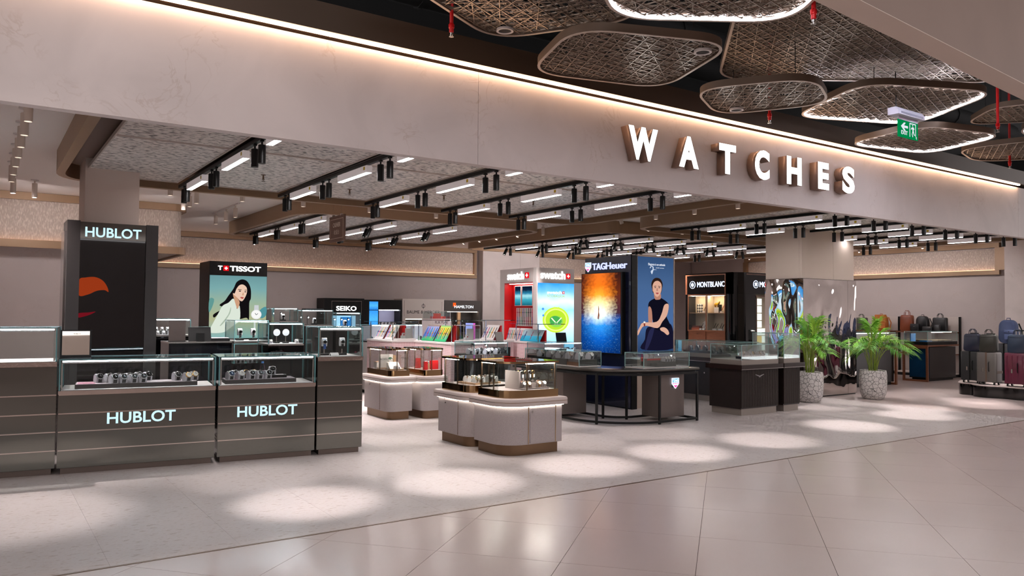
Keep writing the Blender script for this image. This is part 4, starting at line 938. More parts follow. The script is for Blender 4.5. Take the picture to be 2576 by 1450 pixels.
# ================================================================ grey tower with the portrait poster
ld = thing('brand_tower', 'pale tower with a blue portrait poster', 'display tower', (8.855, 9.285, 0)); CREAM = mat('cream_frame', 'b7a698', .5)
bx('body', CREAM, ld, .01, .865, .025, .30, 0, 2.50)
fr = MB()
for a in ((0, .875, 2.485, 2.515), (0, .875, .80, .83), (0, .02, .83, 2.485), (.855, .875, .83, 2.485)): fr.box(a[0], a[1], 0, .0245, a[2], a[3])
fr.build('poster_frame', CREAM, ld, smooth=False)
m, *_ = grad_mat('portrait_blue', [(0, '22385c'), (.35, '4d6fa4'), (.7, '4a6a98'), (1, '35527c')], .55, noise_amt=.08, noise_scale=3)
po = uv_plane('poster', m, ld, .02, .855, .83, 2.485, .012)
SK, SK2 = 'd9a892', 'b47f6c'
shapes(po, .02, .855, .83, 2.485, .012, (1757, 60, 2197, 1325), [
    ('skirt', '15142a', [(1880, 950), (2040, 930), (2150, 900), (2195, 1000), (2195, 1225), (1815, 1225), (1850, 1100)], 4),
    ('skirt_fold', '262748', [(1900, 1000), (1960, 960), (1930, 1100), (1880, 1220), (1850, 1220)], 4),
    ('torso', '0f0e1c', [(1965, 585), (2040, 575), (2130, 640), (2135, 700), (2110, 800), (2160, 960), (1990, 985), (1945, 870), (1925, 740), (1890, 700), (1900, 630)], 4),
    ('arm', SK2, [(1890, 700), (1928, 720), (1940, 880), (1930, 930), (1895, 920)], 4),
    ('arm', SK, [(2085, 665), (2138, 660), (2120, 790), (2060, 880), (2000, 960), (1840, 930), (1770, 1045), (1756, 1020), (1790, 940), (1830, 890), (1990, 880), (2050, 780)], 4),
    ('hand', SK, [(2035, 960), (2080, 950), (2125, 980), (2145, 1030), (2120, 1050), (2080, 1015), (2040, 990)], 4),
    ('hair', '2a1c18', [(1925, 400), (1945, 345), (1985, 320), (2035, 335), (2062, 395), (2055, 460), (2035, 520), (1955, 520), (1935, 470)], 4),
    ('neck', SK2, [(1962, 520), (2035, 520), (2038, 585), (2000, 600), (1968, 590)], 4),
    ('face', SK, [(1940, 420), (1965, 370), (2010, 360), (2045, 395), (2050, 455), (2035, 520), (2000, 562), (1965, 540), (1944, 480)], 4),
    ('ear', SK2, [(1936, 455), (1944, 450), (1946, 490), (1940, 492)], 3),
    ('eyebrow', '4a2e22', [(1957, 428), (1982, 424), (1984, 430), (1958, 434)], 2), ('eyebrow', '4a2e22', [(2006, 424), (2034, 428), (2033, 434), (2006, 430)], 2),
    ('eye', '2c2a33', [(1960, 446), (1972, 439), (1983, 446), (1972, 450)], 2), ('eye', '2c2a33', [(2008, 446), (2020, 439), (2032, 446), (2020, 450)], 2),
    ('nose', SK2, [(1990, 450), (1998, 450), (2003, 482), (1994, 490), (1985, 484)], 3),
    ('lips', 'a8484c', [(1975, 514), (1995, 508), (2014, 514), (1996, 530)], 3),
    ('bracelet', '8a3a2a', [(1832, 890), (1848, 890), (1850, 935), (1834, 932)], 2), ('watch_print', 'e8e4e0', [(1830, 880), (1842, 874), (1853, 884), (1845, 898), (1832, 896)], 3),
    ('signature', 'c8d4e8', [(1905, 190), (1930, 172), (1950, 190), (1945, 230), (1930, 278), (1915, 240), (1950, 215), (1990, 222), (1950, 224), (1928, 268), (1938, 200), (1925, 180), (1908, 205)], 4)], .62)
PW = glow('print_white', 'e8ecf4', .8)
centre_x(text('lettering', 'Elegance is an attitude', PW, po, (0, .0065, 2.335), height=.05, width=.39, bold=.004, depth=.0004), .46)
text('lettering', 'Jennifer Lawrence', PW, po, (.44, .0065, 2.30), height=.018, width=.19, bold=.002, depth=.0004)
# ================================================================ curved metal-framed table in front of the towers
tt = thing('curved_table', 'curved dark table with a black metal frame and lit shield emblem', 'table', (0, 0, 0)); TTOP = mat('table_top_metal', '4a4540', .25, .6); TBOX = mat('cabinet_taupe_metal', '6c615c', .38, .5)
def curved(o, w0):
    x0, y0, r, x1, y1 = 7.05-o, 7.82-o, .85+o, 8.66+o*.6, 10.2
    out = [(x1, y0)] + [(x0+r - r*math.sin(a), y0+r - r*math.cos(a)) for a in [k/10*PI/2 for k in range(11)]] + [(x0, y1)]
    x2, y2, q = 7.62+o-w0*0, 8.42+o, .33
    inn = [(x2, y1)] + [(x2+q - q*math.cos(a), y2+q - q*math.sin(a)) for a in [k/10*PI/2 for k in range(11)]] + [(x1, y2)]
    return out, inn
out, inn = curved(.03, 0); MB().prism((out+inn)[::-1], .74, .772, bev=.008).build('table_top', TTOP, tt)
out, inn = curved(-.02, 0); MB().prism((out+inn)[::-1], .715, .7395).build('shadow_gap', BLACK, tt)
def bar_path(path, z, name='frame_bar', s=.03):
    pts = [Vector((x, y, z)) for x, y in path]; m = MB()
    L_, R_ = [], []
    for k, p in enumerate(pts):
        d = (pts[min(k+1, len(pts)-1)]-pts[max(k-1, 0)]).normalized(); nn = Vector((-d.y, d.x, 0))*s/2; L_.append(p+nn); R_.append(p-nn)
    a = [m.pt(p) for p in L_]; b = [m.pt(p) for p in R_]; c = [m.pt(p+Vector((0, 0, s))) for p in L_]; d = [m.pt(p+Vector((0, 0, s))) for p in R_]
    for k in range(len(pts)-1):
        m.face((a[k], a[k+1], c[k+1], c[k])); m.face((b[k+1], b[k], d[k], d[k+1])); m.face((c[k], c[k+1], d[k+1], d[k])); m.face((a[k+1], a[k], b[k], b[k+1]))
    m.face((a[0], c[0], d[0], b[0])); m.face((a[-1], b[-1], d[-1], c[-1]))
    m.build(name, BLACKM, tt, smooth=False)
o_, i_ = curved(.0, 0)
for z in (.02, .684): bar_path(o_, z); bar_path(i_, z)
bar_path([o_[0], i_[-1]], .02); bar_path([o_[0], i_[-1]], .684)
for x, y in (o_[0], o_[1], o_[8], i_[-1], i_[9], i_[2]): bx('leg', BLACKM, tt, x-.014, x+.014, y-.014, y+.014, .0, .714)
bx('cabinet', TBOX, tt, 8.10, 8.58, 8.0, 8.38, .055, .683); bx('cabinet', TBOX, tt, 7.14, 7.58, 9.03, 10.1, .055, .683)
e_ = bx('emblem_plate', BLACK, tt, 8.33, 8.43, 7.992, 7.9995, .48, .60)
shield(tt, 8.385, .545, .14, 7.99)
# cases on the table
def counter_case(label, x0, x1, y0, y1, z0, z1, floor='white', grp='small glass cases'):
    t = thing('glass_case', label, 'glass case', (x0, y0, z0), 0, grp); w, d, h = x1-x0, y1-y0, z1-z0
    bx('case_floor', {'white': WHITE, 'dark': DGREY, 'black': BLACK, 'grey': mat('case_grey', '8d857f', .5)}[floor], t, .006, w-.006, .006, d-.006, 0, .012)
    glass_box(t, 0, w, 0, d, .0125, h, GEDGE, e=.006)
    return t
def gooseneck(label, x, y, z, rz, h=.18, power=0):
    t = thing('case_light', label, 'case light', (x, y, z), rz, 'small black lights inside the glass cases')
    MB().tube([(0, 0, 0), (0, 0, h), (.02, 0, h+.012)], .004, 6).build('stem', BLACKM, t)
    m = MB(); m.T = Matrix.Translation((.02, 0, h+.012)) @ Matrix.Rotation(math.radians(115), 4, 'Y'); m.lathe([(.011, -.01), (.012, 0), (.012, .05), (.010, .05)], 12); m.build('head', BLACKM, t)
    q = MB(); q.T = m.T; q.lathe([(0, .0505), (.0095, .0505)], 12); q.build('lens', glow('case_spot', 'ffffff', 40), t)
counter_case('glass case of watches at the right end of the curved table', 7.70, 8.62, 7.93, 8.32, .7735, .985)
gooseneck('small black light at the left of the curved table end case', 7.74, 8.22, .786, -.5, .15); gooseneck('small black light at the right of the curved table end case', 8.57, 8.22, .786, PI+.5, .15)
bd = thing('riser', 'grey stepped riser with a red strip in the curved table end case', 'riser', (8.02, 8.0, .786))
for a in ((0, .2, 0, .12, 0, .05), (.2, .42, .02, .14, 0, .065), (-.05, .22, .14, .26, 0, .11)): bx('step', DGREY if a[0] >= 0 else TBOX, bd, *a)
bx('red_strip', RED, bd, -.05, .22, .138, .1395, .085, .11)
for k in range(4): watch('silver wristwatch on the stepped riser of the curved table', 'watches on the curved table', (8.26+k*.055, 8.08, .8515), 0, 'grey', 'steel', 'steel', 'white', s=1.25)
for k in range(2): watch('wristwatch on the red edged step of the curved table', 'watches on the curved table', (8.03+k*.09, 8.2, .8965), .2, 'grey', 'steel', 'steel', 'black', s=1.2)
counter_case('glass case on the left wing of the curved table', 7.10, 7.52, 8.62, 9.95, .7735, .99)
for k in range(10): watch('large silver wristwatch in the case on the curved table left wing', 'watches on the curved table left wing', (7.18+(k % 2)*.2, 8.72+(k//2)*.23, .786+.09), .1, 'grey', 'steel', ('steel', 'steel', 'gold')[k % 3], 'white', s=1.7)
rb = thing('riser', 'dark low risers in the case on the left wing', 'riser', (7.13, 8.66, .786)); bx('step', DGREY, rb, 0, .35, 0, 1.1, 0, .0895)
gooseneck('bright small light in the case on the left wing', 7.3, 9.90, .786, -PI/2, .16)
# ================================================================ fluted dark counters with a winged emblem
EBON = mat('ebony_wood', '1d1210', .4, var=.2, vs=3, stretch=(3, 3, 20)); FLUTE = mat('fluted_metal', '38312d', .35, .6); SLABD = mat('ebony_top', '241512', .25, coat=.3); TRAYG = mat('tray_greige', '8f857d', .4, .3)
def fluted(label, x0, x1, y0, y1, zt, emblem=False, glass=True):
    t = thing('fluted_counter', label, 'counter', (x0, y0, 0), 0, 'fluted dark counters'); w, d = x1-x0, y1-y0
    bx('plinth', STEEL if False else TRAYG, t, .025, w-.025, .025, d-.025, 0, .10); bx('body', EBON, t, 0, w, .016, d, .101, .70)
    n = int(w/.026)
    fl_ = MB()
    for k in range(n):
        x = (k+.5)*w/n; fl_.box(x-.0085, x+.0085, .001, .0155, .12, .69)
    tag(fl_.build('fluting', FLUTE, t, smooth=False), kind='stuff')
    bx('worktop', SLABD, t, -.07, w+.05, -.06, d+.02, .7005, .775); bx('metal_line', STEEL, t, -.072, w+.052, -.062, -.06, .705, .712)
    bx('tray_base', TRAYG, t, .0, w, .0, d-.02, .7755, .845)
    if glass: glass_box(t, 0, w, 0, d-.02, .8455, zt, GEDGE, e=.006)
    if emblem:
        em_ = MB(); cx, z = w*.48, .60
        for s in (-1, 1):
            em_.extr([(cx+s*a, -.0005, z+c) for a, c in ((.004, -.012), (.02, .004), (.105, .022), (.10, .010), (.05, .0), (.085, .004), (.045, -.008), (.03, -.012), (.012, -.022))], (0, -.003, 0))
        em_.extr([(cx-.008, -.0005, z+.006), (cx+.008, -.0005, z+.006), (cx+.004, -.0005, z-.01), (cx+.012, -.0005, z-.03), (cx-.012, -.0005, z-.03), (cx-.004, -.0005, z-.01)], (0, -.003, 0))
        em_.build('winged_emblem', CASEM['steel'], t, smooth=False)
    return t
fluted('fluted dark counter with a winged emblem', 9.61, 10.50, 7.79, 8.42, 1.075, True)
fluted('narrow fluted counter with the taller glass case', 10.64, 11.06, 7.79, 8.42, 1.24)
ft = thing('display_tray', 'black tray of white stands in the winged emblem counter', 'tray', (9.95, 7.92, .8455)); bx('base', mat('navy_tray', '181422', .5), ft, 0, .42, 0, .26, 0, .035)
for k in range(7): watch('wristwatch on a white stand in the winged emblem counter', 'watches in the winged emblem counter', (9.99+(k % 5)*.085, 7.97+(k//5)*.11, .881), .1, 'white', 'steel', ('steel', 'gold')[k % 2], 'white', s=1.35)
sd = thing('side_counter', 'plain dark side counter behind the fluted counters', 'counter', (10.72, 8.75, 0)); bx('plinth', TRAYG, sd, .02, .55, .02, 1.45, 0, .10); bx('body', EBON, sd, 0, .57, 0, 1.5, .101, .70); bx('worktop', SLABD, sd, -.06, .60, -.02, 1.52, .7005, .775); bx('metal_line', STEEL, sd, -.062, -.06, -.02, 1.52, .705, .712); bx('tray_base', TRAYG, sd, 0, .57, .02, 1.46, .7755, .845)
glass_box(sd, 0, .57, .02, 1.46, .8455, 1.06, GEDGE, e=.006)
for k, y in enumerate((.35, .75)): MB().tube([(-.012, y, .60-.1*k), (-.0005, y, .60-.1*k)], .014, 12).build('lock', STEEL, sd)
for k in range(14): watch('dark wristwatch in a row in the plain side counter', 'watches in the plain side counter', (10.85+(k % 2)*.2, 8.88+(k//2)*.18, .8455+.04), PI/2*0, 'black', 'steel', 'steel', 'black', s=1.4)
bb = thing('riser', 'long black riser in the plain side counter', 'riser', (10.78, 8.82, .8455)); bx('block', BLACK, bb, 0, .42, 0, 1.25, 0, .0395)
c3 = counter_case('dark glass case left of the plain side counter', 10.35, 11.0, 10.5, 11.3, .80, 1.06, 'dark'); bx('stand', EBON, c3, 0, .65, 0, .8, -.80, -.001)
for k in range(8): watch('wristwatch on a grey cushion in the case below the paper stand', 'watches below the paper stand', (10.44+(k % 4)*.15, 10.6+(k//4)*.2, .8125), 0, 'grey', 'steel', 'steel', 'white', s=1.5)
for k in range(3):
    gooseneck('small bright light in the row below the paper stand', 10.515+k*.15, 10.70, .8125, -PI/2, .2)
br = thing('brochure_stand', 'stepped white brochures leaning on the glass case', 'brochure stand', (10.55, 10.7, 1.0675)); bx('foot', BLACK, br, 0, .3, -.05, .12, 0, .008)
for k in range(3):
    m = MB(); m.T = Matrix.Translation((.02+.09*k, .0+.03*k, .0085+.075*k)) @ Matrix.Rotation(math.radians(-25), 4, 'X'); m.box(0, .19, 0, .004, 0, .12); m.build('brochure', CUSH['white'], br, smooth=False)
# ================================================================ white corner tower with red niche and blue screen
SWW = mat('warm_white_laminate', 'd6ccc7', .45)
sw = thing('brand_tower', 'white corner tower with a red niche and bright blue screen', 'display tower', (8.75, 11.9, 0)); SD = 1.25
bx('header', SWW, sw, 0, .92, 0, SD, 2.135, 2.41); bx('base', SWW, sw, 0, .92, 0, SD, 0, .98); bx('core', SWW, sw, .19, .92, .0, SD, .981, 2.134)
bx('pillar', SWW, sw, 0, .1895, 0, .115, .981, 2.134); bx('pillar', SWW, sw, 0, .1895, 1.09, SD, .981, 2.134)
RL = mat('niche_red', 'c41418', .45)
bx('niche_back', RL, sw, .182, .1895, .1155, 1.0895, .981, 2.134); bx('niche_side', RL, sw, 0, .1815, .1155, .122, .981, 2.134); bx('niche_side', RL, sw, 0, .1815, 1.083, 1.0895, .981, 2.134); bx('niche_ceiling', RL, sw, .0, .1815, .1225, 1.0825, 2.12, 2.134)
bx('niche_light', glow('niche_led', 'fff2ec', 9), sw, .06, .12, .2, 1.0, 2.112, 2.1195)
WHL = glow('white_letters', 'ffffff', 1.5); REDL = glow('red_square', 'd01018', .8)
def swiss(parent, x, y, z, s, face='y'):
    b = bx('red_square', REDL, parent, x, x+s, y-.008, y, z, z+s)
    m_ = MB().box(x+.42*s, x+.58*s, y-.0095, y-.0082, z+.2*s, z+.8*s); m_.box(x+.2*s, x+.4195*s, y-.0095, y-.0082, z+.42*s, z+.58*s); m_.box(x+.5805*s, x+.8*s, y-.0095, y-.0082, z+.42*s, z+.58*s)
    m_.build('white_cross', WHL, b, smooth=False)
text('lettering', 'swatch', WHL, sw, (.09, -.001, 2.20), height=.155, width=.60, bold=.02, depth=.012); swiss(sw, .715, -.001, 2.215, .10)
lf = thing('x', None, None); COL.objects.unlink(lf)
hl = bx('side_sign', SWW, sw, -.004, -.0005, .1, 1.15, 2.15, 2.40)
o = text('lettering', 'swatch', WHL, sw, (-.005, .97, 2.195), -PI/2, height=.155, width=.56, bold=.02, depth=.012)
sq = bx('red_square', REDL, sw, -.014, -.0045, .24, .36, 2.215, 2.325); m_ = MB().box(-.0155, -.0142, .29, .31, 2.235, 2.305).box(-.0155, -.0142, .265, .2895, 2.26, 2.28).box(-.0155, -.0142, .3105, .335, 2.26, 2.28); m_.build('white_cross', WHL, sq, smooth=False)
m, *_ = grad_mat('sea_screen', [(0, '1f8fd0'), (.25, '7cc6ea'), (.5, 'cfeaf7'), (.68, '8fcdf2'), (.78, 'd6eefa'), (.9, '6db6ee'), (1, '2f8fe6')], .95, noise_amt=.12, noise_scale=3)
bx('screen_bezel', SWW, sw, .005, .915, -.012, -.0005, .45, 2.13)
po = uv_plane('screen', m, sw, .02, .905, .5, 2.118, -.0125)
def circ(cx, cy, rx, ry, n=28): return [(cx+rx*math.cos(2*PI*k/n), cy+ry*math.sin(2*PI*k/n)) for k in range(n)]
IT = [('watch_print', 'b9dd3a', circ(760, 850, 158, 160), 0), ('watch_print', 'd6ee7a', circ(760, 850, 138, 140), 0), ('watch_print', 'a6cc2c', circ(760, 850, 122, 124), 0), ('watch_print', '7fc24a', circ(765, 870, 80, 72), 0), ('watch_print', '3f9a4a', [(690, 830), (740, 800), (800, 820), (830, 870), (790, 905), (700, 895)], 3), ('hand_print', 'eef6c8', [(700, 830), (712, 822), (760, 880), (752, 888)], 0), ('hand_print', 'eef6c8', [(830, 828), (822, 818), (765, 885), (772, 892)], 0), ('strap_print', 'c7e64a', [(735, 690), (748, 684), (750, 705), (738, 708)], 0), ('strap_print', 'c7e64a', [(785, 690), (800, 684), (800, 708), (788, 706)], 0), ('drop_print', '4a8fe0', circ(606, 715, 14, 16, 14), 0), ('drop_print', '4a8fe0', circ(610, 795, 12, 14, 14), 0)]
shapes(po, .02, .905, .98, 2.118, -.0125, (545, 393, 978, 1130), IT, .85)
text('lettering', 'swatch', WHL, po, (.24, -.0185, 1.91), height=.06, width=.36, bold=.02, depth=.0005); swiss(po, .615, -.0130, 1.915, .05)
text('lettering', 'SCUBAQUA', glow('lime_letters', 'a9c81e', .8), po, (.24, -.0185, 1.845), height=.042, width=.43, bold=.008, depth=.0005)
# things in the niche (seen along +X)
RN = -PI/2
def niche_tablet(label, y, w, z):
    t = thing('niche_panel', label, 'display panel', (8.75+.155, 11.9+y, z), RN); MB().prism(rrect(-w/2, w/2, 0, .02, .004, 2), 0, .40).build('frame', SWW, t)
    m, *_ = grad_mat('niche_print_%d' % int(y*100), [(0, '0d5a6e'), (.3, '3aa0b4'), (.5, '9fdbe4'), (.62, '2a7ea0'), (.8, '10223c'), (1, '0a1426')], .7, noise_amt=.1, noise_scale=4); uv_plane('print', m, t, -w/2+.012, w/2-.012, .012, .388, -.0008)
niche_tablet('narrow sea print panel in the red niche', .84, .22, 1.68); niche_tablet('wide sea print panel with watches in the red niche', .52, .36, 1.68)
COLS = ['3a4a8a', 'b04a6a', '3a8a6a', 'c08a2a', '4a3a3a', '7a7a8a', '9a2a2a', '2a2a2a']
CM = [mat('strap_c%d' % k, c, .5) for k, c in enumerate(COLS)]
def swatch_mesh(k, key={}):
    if k in key: return key[k]
    t = MB().box(-.009, .009, -.004, 0, -.10, -.018).box(-.009, .009, -.004, 0, .018, .10); t.lathe([(.0, 0), (.0175, 0), (.0175, .01), (.0, .01)], 12)
    for i in range(16, len(t.v)): x, y, z = t.v[i]; t.v[i] = (x, -z, y)
    o = t.build('wristwatch', CM[k % 8]); key[k] = o.data; COL.objects.unlink(o); bpy.data.objects.remove(o)
    return key[k]
def flat_watch(label, grp, loc, rot, k, s=1):
    o = bpy.data.objects.new('wristwatch', swatch_mesh(k)); COL.objects.link(o); o.location = loc; o.rotation_euler = rot; o.scale = (s, s, s); return tag(o, label, 'watch', grp)
pb = thing('peg_panel', 'white peg panel hung with wristwatches in the red niche', 'display panel', (8.75+.165, 11.9+.60, 1.28), RN); MB().prism(rrect(-.30, .30, 0, .012, .003, 2), 0, .36).build('board', WHITE, pb)
for rr in range(2):
    for k in range(9): flat_watch('small wristwatch in the %s row of the peg panel' % ('upper' if rr else 'lower'), 'watches on the peg panel', (8.75+.1595, 11.9+.35+k*.062, 1.38+rr*.17), (0, 0, RN), k*3+rr, .85)
def slant_rack(label, x, y, z, w, n, rz=RN, lean=.5, h=.34, cols=None, board=WHITE, grp='watches on sloped racks', wl='small wristwatch laid on the sloped rack', redback=True):
    t = thing('sloped_rack', label, 'display rack', (x, y, z), rz)
    m_ = MB(); m_.T = Matrix.Rotation(-lean, 4, 'X'); m_.box(-w/2, w/2, 0, .012, 0.008, h); b = m_.build('board', board, t, smooth=False)
    if redback: MB().extr([(-w/2-.006, .002, 0), (-w/2-.006, h*math.sin(lean)+.06, 0), (-w/2-.006, h*math.sin(lean)+.06, h*math.cos(lean))], (w+.012, 0, 0)).build('red_block', RL, t, smooth=False) if False else bx('red_block', RL, t, -w/2, w/2, h*math.sin(lean)+.015, h*math.sin(lean)+.05, 0, h*math.cos(lean)-.005)
    M_ = Matrix.Translation((x, y, z)) @ Matrix.Rotation(rz, 4, 'Z') @ Matrix.Rotation(-lean, 4, 'X')
    for k in range(n):
        p = M_ @ Vector((-w/2+(k+.5)*w/n, -.0015, h*.5)); flat_watch(wl, grp, p, M_.to_euler(), (cols or k)+k if cols is not None else k, 1.15*h/.34)
    return t
slant_rack('sloped white rack of watches at the left in the red niche', 8.77, 12.77, .985, .36, 6, lean=.3, h=.27, redback=False, grp='watches on the left niche rack', wl='silver wristwatch on the left sloped rack of the red niche')
slant_rack('sloped white rack of striped straps at the right in the red niche', 8.77, 12.36, .985, .40, 7, lean=.3, h=.27, redback=False, grp='watches on the right niche rack', wl='slim wristwatch on the right sloped rack of the red niche')
# ================================================================ black lacquer cabinet with walnut frames
mo = thing('brand_cabinet', 'black lacquer cabinet with walnut frames and white star lettering', 'cabinet', (13.3, 10.9, 0)); ML = 1.45
CRM = mat('cabinet_interior', 'b8a893', .7)
corner = [(0, .10)] + [(.30-.30*math.cos(a), .30-.30*math.sin(a)) for a in [k/8*PI/2 for k in range(9)]] + [(2.3, 0), (2.3, ML), (0, ML)]
MB().prism(corner[::-1], 1.985, 2.45).build('header', LACQ, mo); MB().prism(corner[::-1], 0, .70).build('base', LACQ, mo)
corn2 = [(.0, .10), (0, .295)] and [(.30-.30*math.cos(a), .30-.30*math.sin(a)) for a in [k/8*PI/2 for k in range(9)]] + [(.62, 0), (.62, .3), (0, .3)]
MB().prism([(0, .101), (0, .0)] and [(.30-.30*math.cos(a), .30-.30*math.sin(a)) for a in [k/8*PI/2 for k in range(9)]][::-1] + [(0, .305), (.62, .305), (.62, 0)], .701, 1.984).build('corner_post', LACQ, mo)
bx('end_post', LACQ, mo, 0, .45, 1.36, ML, .701, 1.984); bx('right_block', LACQ, mo, 1.5, 2.3, 0, ML, .701, 1.984)
# left face: two lit bays over walnut drawers, local y .09..1.36 (corner rounds up to .3)
bx('bay_back', CRM, mo, .23, .45, .306, 1.3595, 1.19, 1.984); bx('bay_floor', CRM, mo, .0, .4395, .306, 1.3595, 1.17, 1.19); bx('bay_divider', CRM, mo, .02, .2295, .82, .845, 1.191, 1.984); bx('bay_ceiling', CRM, mo, .0, .4395, .306, 1.3595, 1.955, 1.983)
bx('bay_light', glow('bay_led', 'ffe4c0', 32), mo, .03, .08, .35, 1.33, 1.948, 1.9545)
for a, b in ((.306, .82), (.845, 1.3595)): bx('bay_shelf', LW, mo, .03, .2295, a+.02, b-.002, 1.56, 1.575)
dw = bx('drawer_unit', WOOD, mo, 0, .45, .306, 1.3595, .701, 1.169)
for (a, b) in ((.31, .815), (.85, 1.355)):
    for z in (.72, .95): d_ = bx('drawer', WOOD, mo, -.012, -.0005, a, b, z, z+.21); MB().tube([(-.022, (a+b)/2, z+.16), (-.0125, (a+b)/2, z+.16)], .007, 10).build('knob', BRASS, d_)
wf_ = MB()
for a in ((.295, 1.37, 1.95, 1.985), (.295, 1.37, 1.16, 1.19)): wf_.box(-.02, -.0125, a[0], a[1], a[2], a[3])
for y in (.295, .818, 1.345): wf_.box(-.02, -.0125, y, y+.028, 1.19, 1.95)
wf_.build('walnut_frame', WOOD, mo, smooth=False)
for a, b in ((.323, .818), (.846, 1.345)): bx('bay_glass', GLASS, mo, -.018, -.014, a, b, 1.19, 1.95)
wr = MB(); wr.box(-.006, -.0004, .30, ML, 2.40, 2.425).box(-.006, -.0004, .30, .325, 1.985, 2.40).box(-.006, -.0004, 1.40, ML, 1.985, 2.4); wr.box(.31, 2.3, -.006, -.0004, 2.40, 2.425); wr.build('walnut_line', WOOD, mo, smooth=False)
MBL = glow('blue_white_letters', 'cfe0ff', 1.5)
def star(parent, c, s, face):
    o_ = MB(); i_ = MB(); cir = [(math.cos(2*PI*k/24), math.sin(2*PI*k/24)) for k in range(24)]; st_ = [((1 if k % 2 == 0 else .62)*math.cos(PI*k/6+PI/2), (1 if k % 2 == 0 else .62)*math.sin(PI*k/6+PI/2)) for k in range(12)]
    st_ = smooth_pts(st_, 3)
    P = (lambda a, b, y: (c[0]+a*s, y, c[2]+b*s)) if face == 'y' else (lambda a, b, y: (y, c[1]-a*s, c[2]+b*s))
    b0 = c[1] if face == 'y' else c[0]; v = (0, -.006, 0) if face == 'y' else (-.006, 0, 0)
    e_ = MB().extr([P(a, b, b0) for a, b in cir], v).build('star_emblem', MBL, parent, smooth=False)
    MB().extr([P(a*.86, b*.86, b0-.0062) for a, b in cir], tuple(x*.1 for x in v)).build('black_disc', BLACK, e_, smooth=False)
    MB().extr([P(a*.66, b*.66, b0-.007) for a, b in st_], tuple(x*.1 for x in v)).build('white_star', MBL, e_, smooth=False)
text('lettering', 'MONTBLANC', MBL, mo, (-.001, 1.10, 2.145), RN, height=.115, width=.77, bold=.012, depth=.006); star(mo, (-.001, 1.24, 2.20), .085, 'x')
text('lettering', 'MONTBLANC', MBL, mo, (.75, -.001, 2.145), height=.115, width=1.0, bold=.012, depth=.006); star(mo, (.62, -.001, 2.20), .085, 'y')
# right face: niche with backlit colour blocks
bx('niche_back', CRM, mo, .621, 1.4995, .20, .21, .701, 1.984); nf = MB()
for a in ((.62, 1.5, 1.93, 1.955), (.62, .65, .74, 1.93)): nf.box(a[0], a[1], -.012, -.0005, a[2], a[3])
nf.build('walnut_frame', WOOD, mo, smooth=False)
BL = {'w': glow('block_white', 'dfe6dc', .85), 'y': glow('block_yellow', 'c8bc3a', .7), 'o': glow('block_gold', 'd8b860', .7), 'g': glow('block_grey', 'a8a29a', .5)}
for i, rowc in enumerate(('ygww', 'yowg', 'wwww', 'ww', 'ww', 'ww', 'ww')):
    for j, k in enumerate(rowc): bx('light_block', BL[k], mo, .66+j*.19, .66+j*.19+.165, .15, .1995, .76+i*.165, .76+i*.165+.145)
# things in the two bays
def bay_item(name, label, cat, y, x, z, builder): t = thing(name, label, cat, (13.3+x, 10.9+y, z), RN); builder(t); return t
CHK = mat('checker_leather', 'e8e2d8', .5)
m_, nt_, b_ = newmat('harlequin'); cn = nd(nt_, 'ShaderNodeTexChecker'); cn.inputs['Scale'].default_value = 22; cn.inputs[1].default_value = C('e8e2d8'); cn.inputs[2].default_value = C('14131a'); tc_ = nd(nt_, 'ShaderNodeTexCoord'); mp_ = nd(nt_, 'ShaderNodeMapping'); mp_.inputs['Rotation'].default_value = (0, PI/4, 0); nt_.links.new(tc_.outputs['Object'], mp_.inputs[0]); nt_.links.new(mp_.outputs[0], cn.inputs['Vector']); nt_.links.new(cn.outputs[0], b_.inputs['Base Color'])
bay_item('notebook', 'black and white diamond pattern notebook on the upper shelf', 'notebook', 1.14, .12, 1.5755, lambda t: (bx('cover', MATS['harlequin'], t, -.08, .08, 0, .015, 0, .20), bx('pages', WHITE, t, -.078, .078, .016, .022, .003, .197)))
def pen(label, y, x, z, col, lean=.5):
    t = thing('pen', label, 'pen', (13.3+x, 10.9+y, z), RN, 'pens on stands'); bx('stand', CUSH['white'], t, -.03, .03, -.02, .02, 0, .035)
    a = Vector((0, 0, .036)); d = Vector((math.sin(lean), 0, math.cos(lean))); MB().tube([a, a+d*.02, a+d*.08, a+d*.135, a+d*.14], [.001, .006, .0075, .006, .003], 10).build('barrel', mat('pen_'+col, col, .2, coat=.5), t); p = a+d*.08; MB().tube([p, p+d*.006], .0082, 10).build('ring', CASEM['gold'], t)
    return t
pen('black pen on a white block beside the diamond notebook', 1.0, .10, 1.5755, '101014'); pen('red pen on the upper right shelf', .50, .10, 1.5755, 'b01a1a')
bay_item('gold_figure', 'golden animal figure standing on white blocks', 'figurine', .64, .12, 1.5755, lambda t: (bx('block', CUSH['white'], t, -.06, .06, -.03, .05, 0, .12), MB().tube([(-.07, 0, .17), (-.03, 0, .185), (.03, 0, .19), (.06, 0, .22), (.075, 0, .25)], [.02, .035, .032, .02, .012], 10).build('body', mat('gold_paint', 'd8a41a', .25, .9), t), *[MB().tube([(x, y, .1205), (x, y, .175)], .010, 8).build('leg', MATS['gold_paint'], t) for x, y in ((-.045, -.015), (-.045, .015), (.035, -.015), (.035, .015))], bx('block', BLACK, t, .061, .11, -.02, .03, 0, .18)))
for k in range(4): pen('dark pen on a white stand in the lower right bay', .48+k*.085, .08+.04*(k % 2), 1.1905, ('101014', '4a1420', '14142a', '303034')[k], .5 if k % 2 else .65)
for k in range(2): pen('silver pen on a white stand in the lower left bay', .98+k*.09, .08, 1.1905, ('8a8a90', '2a1414')[k], .6)
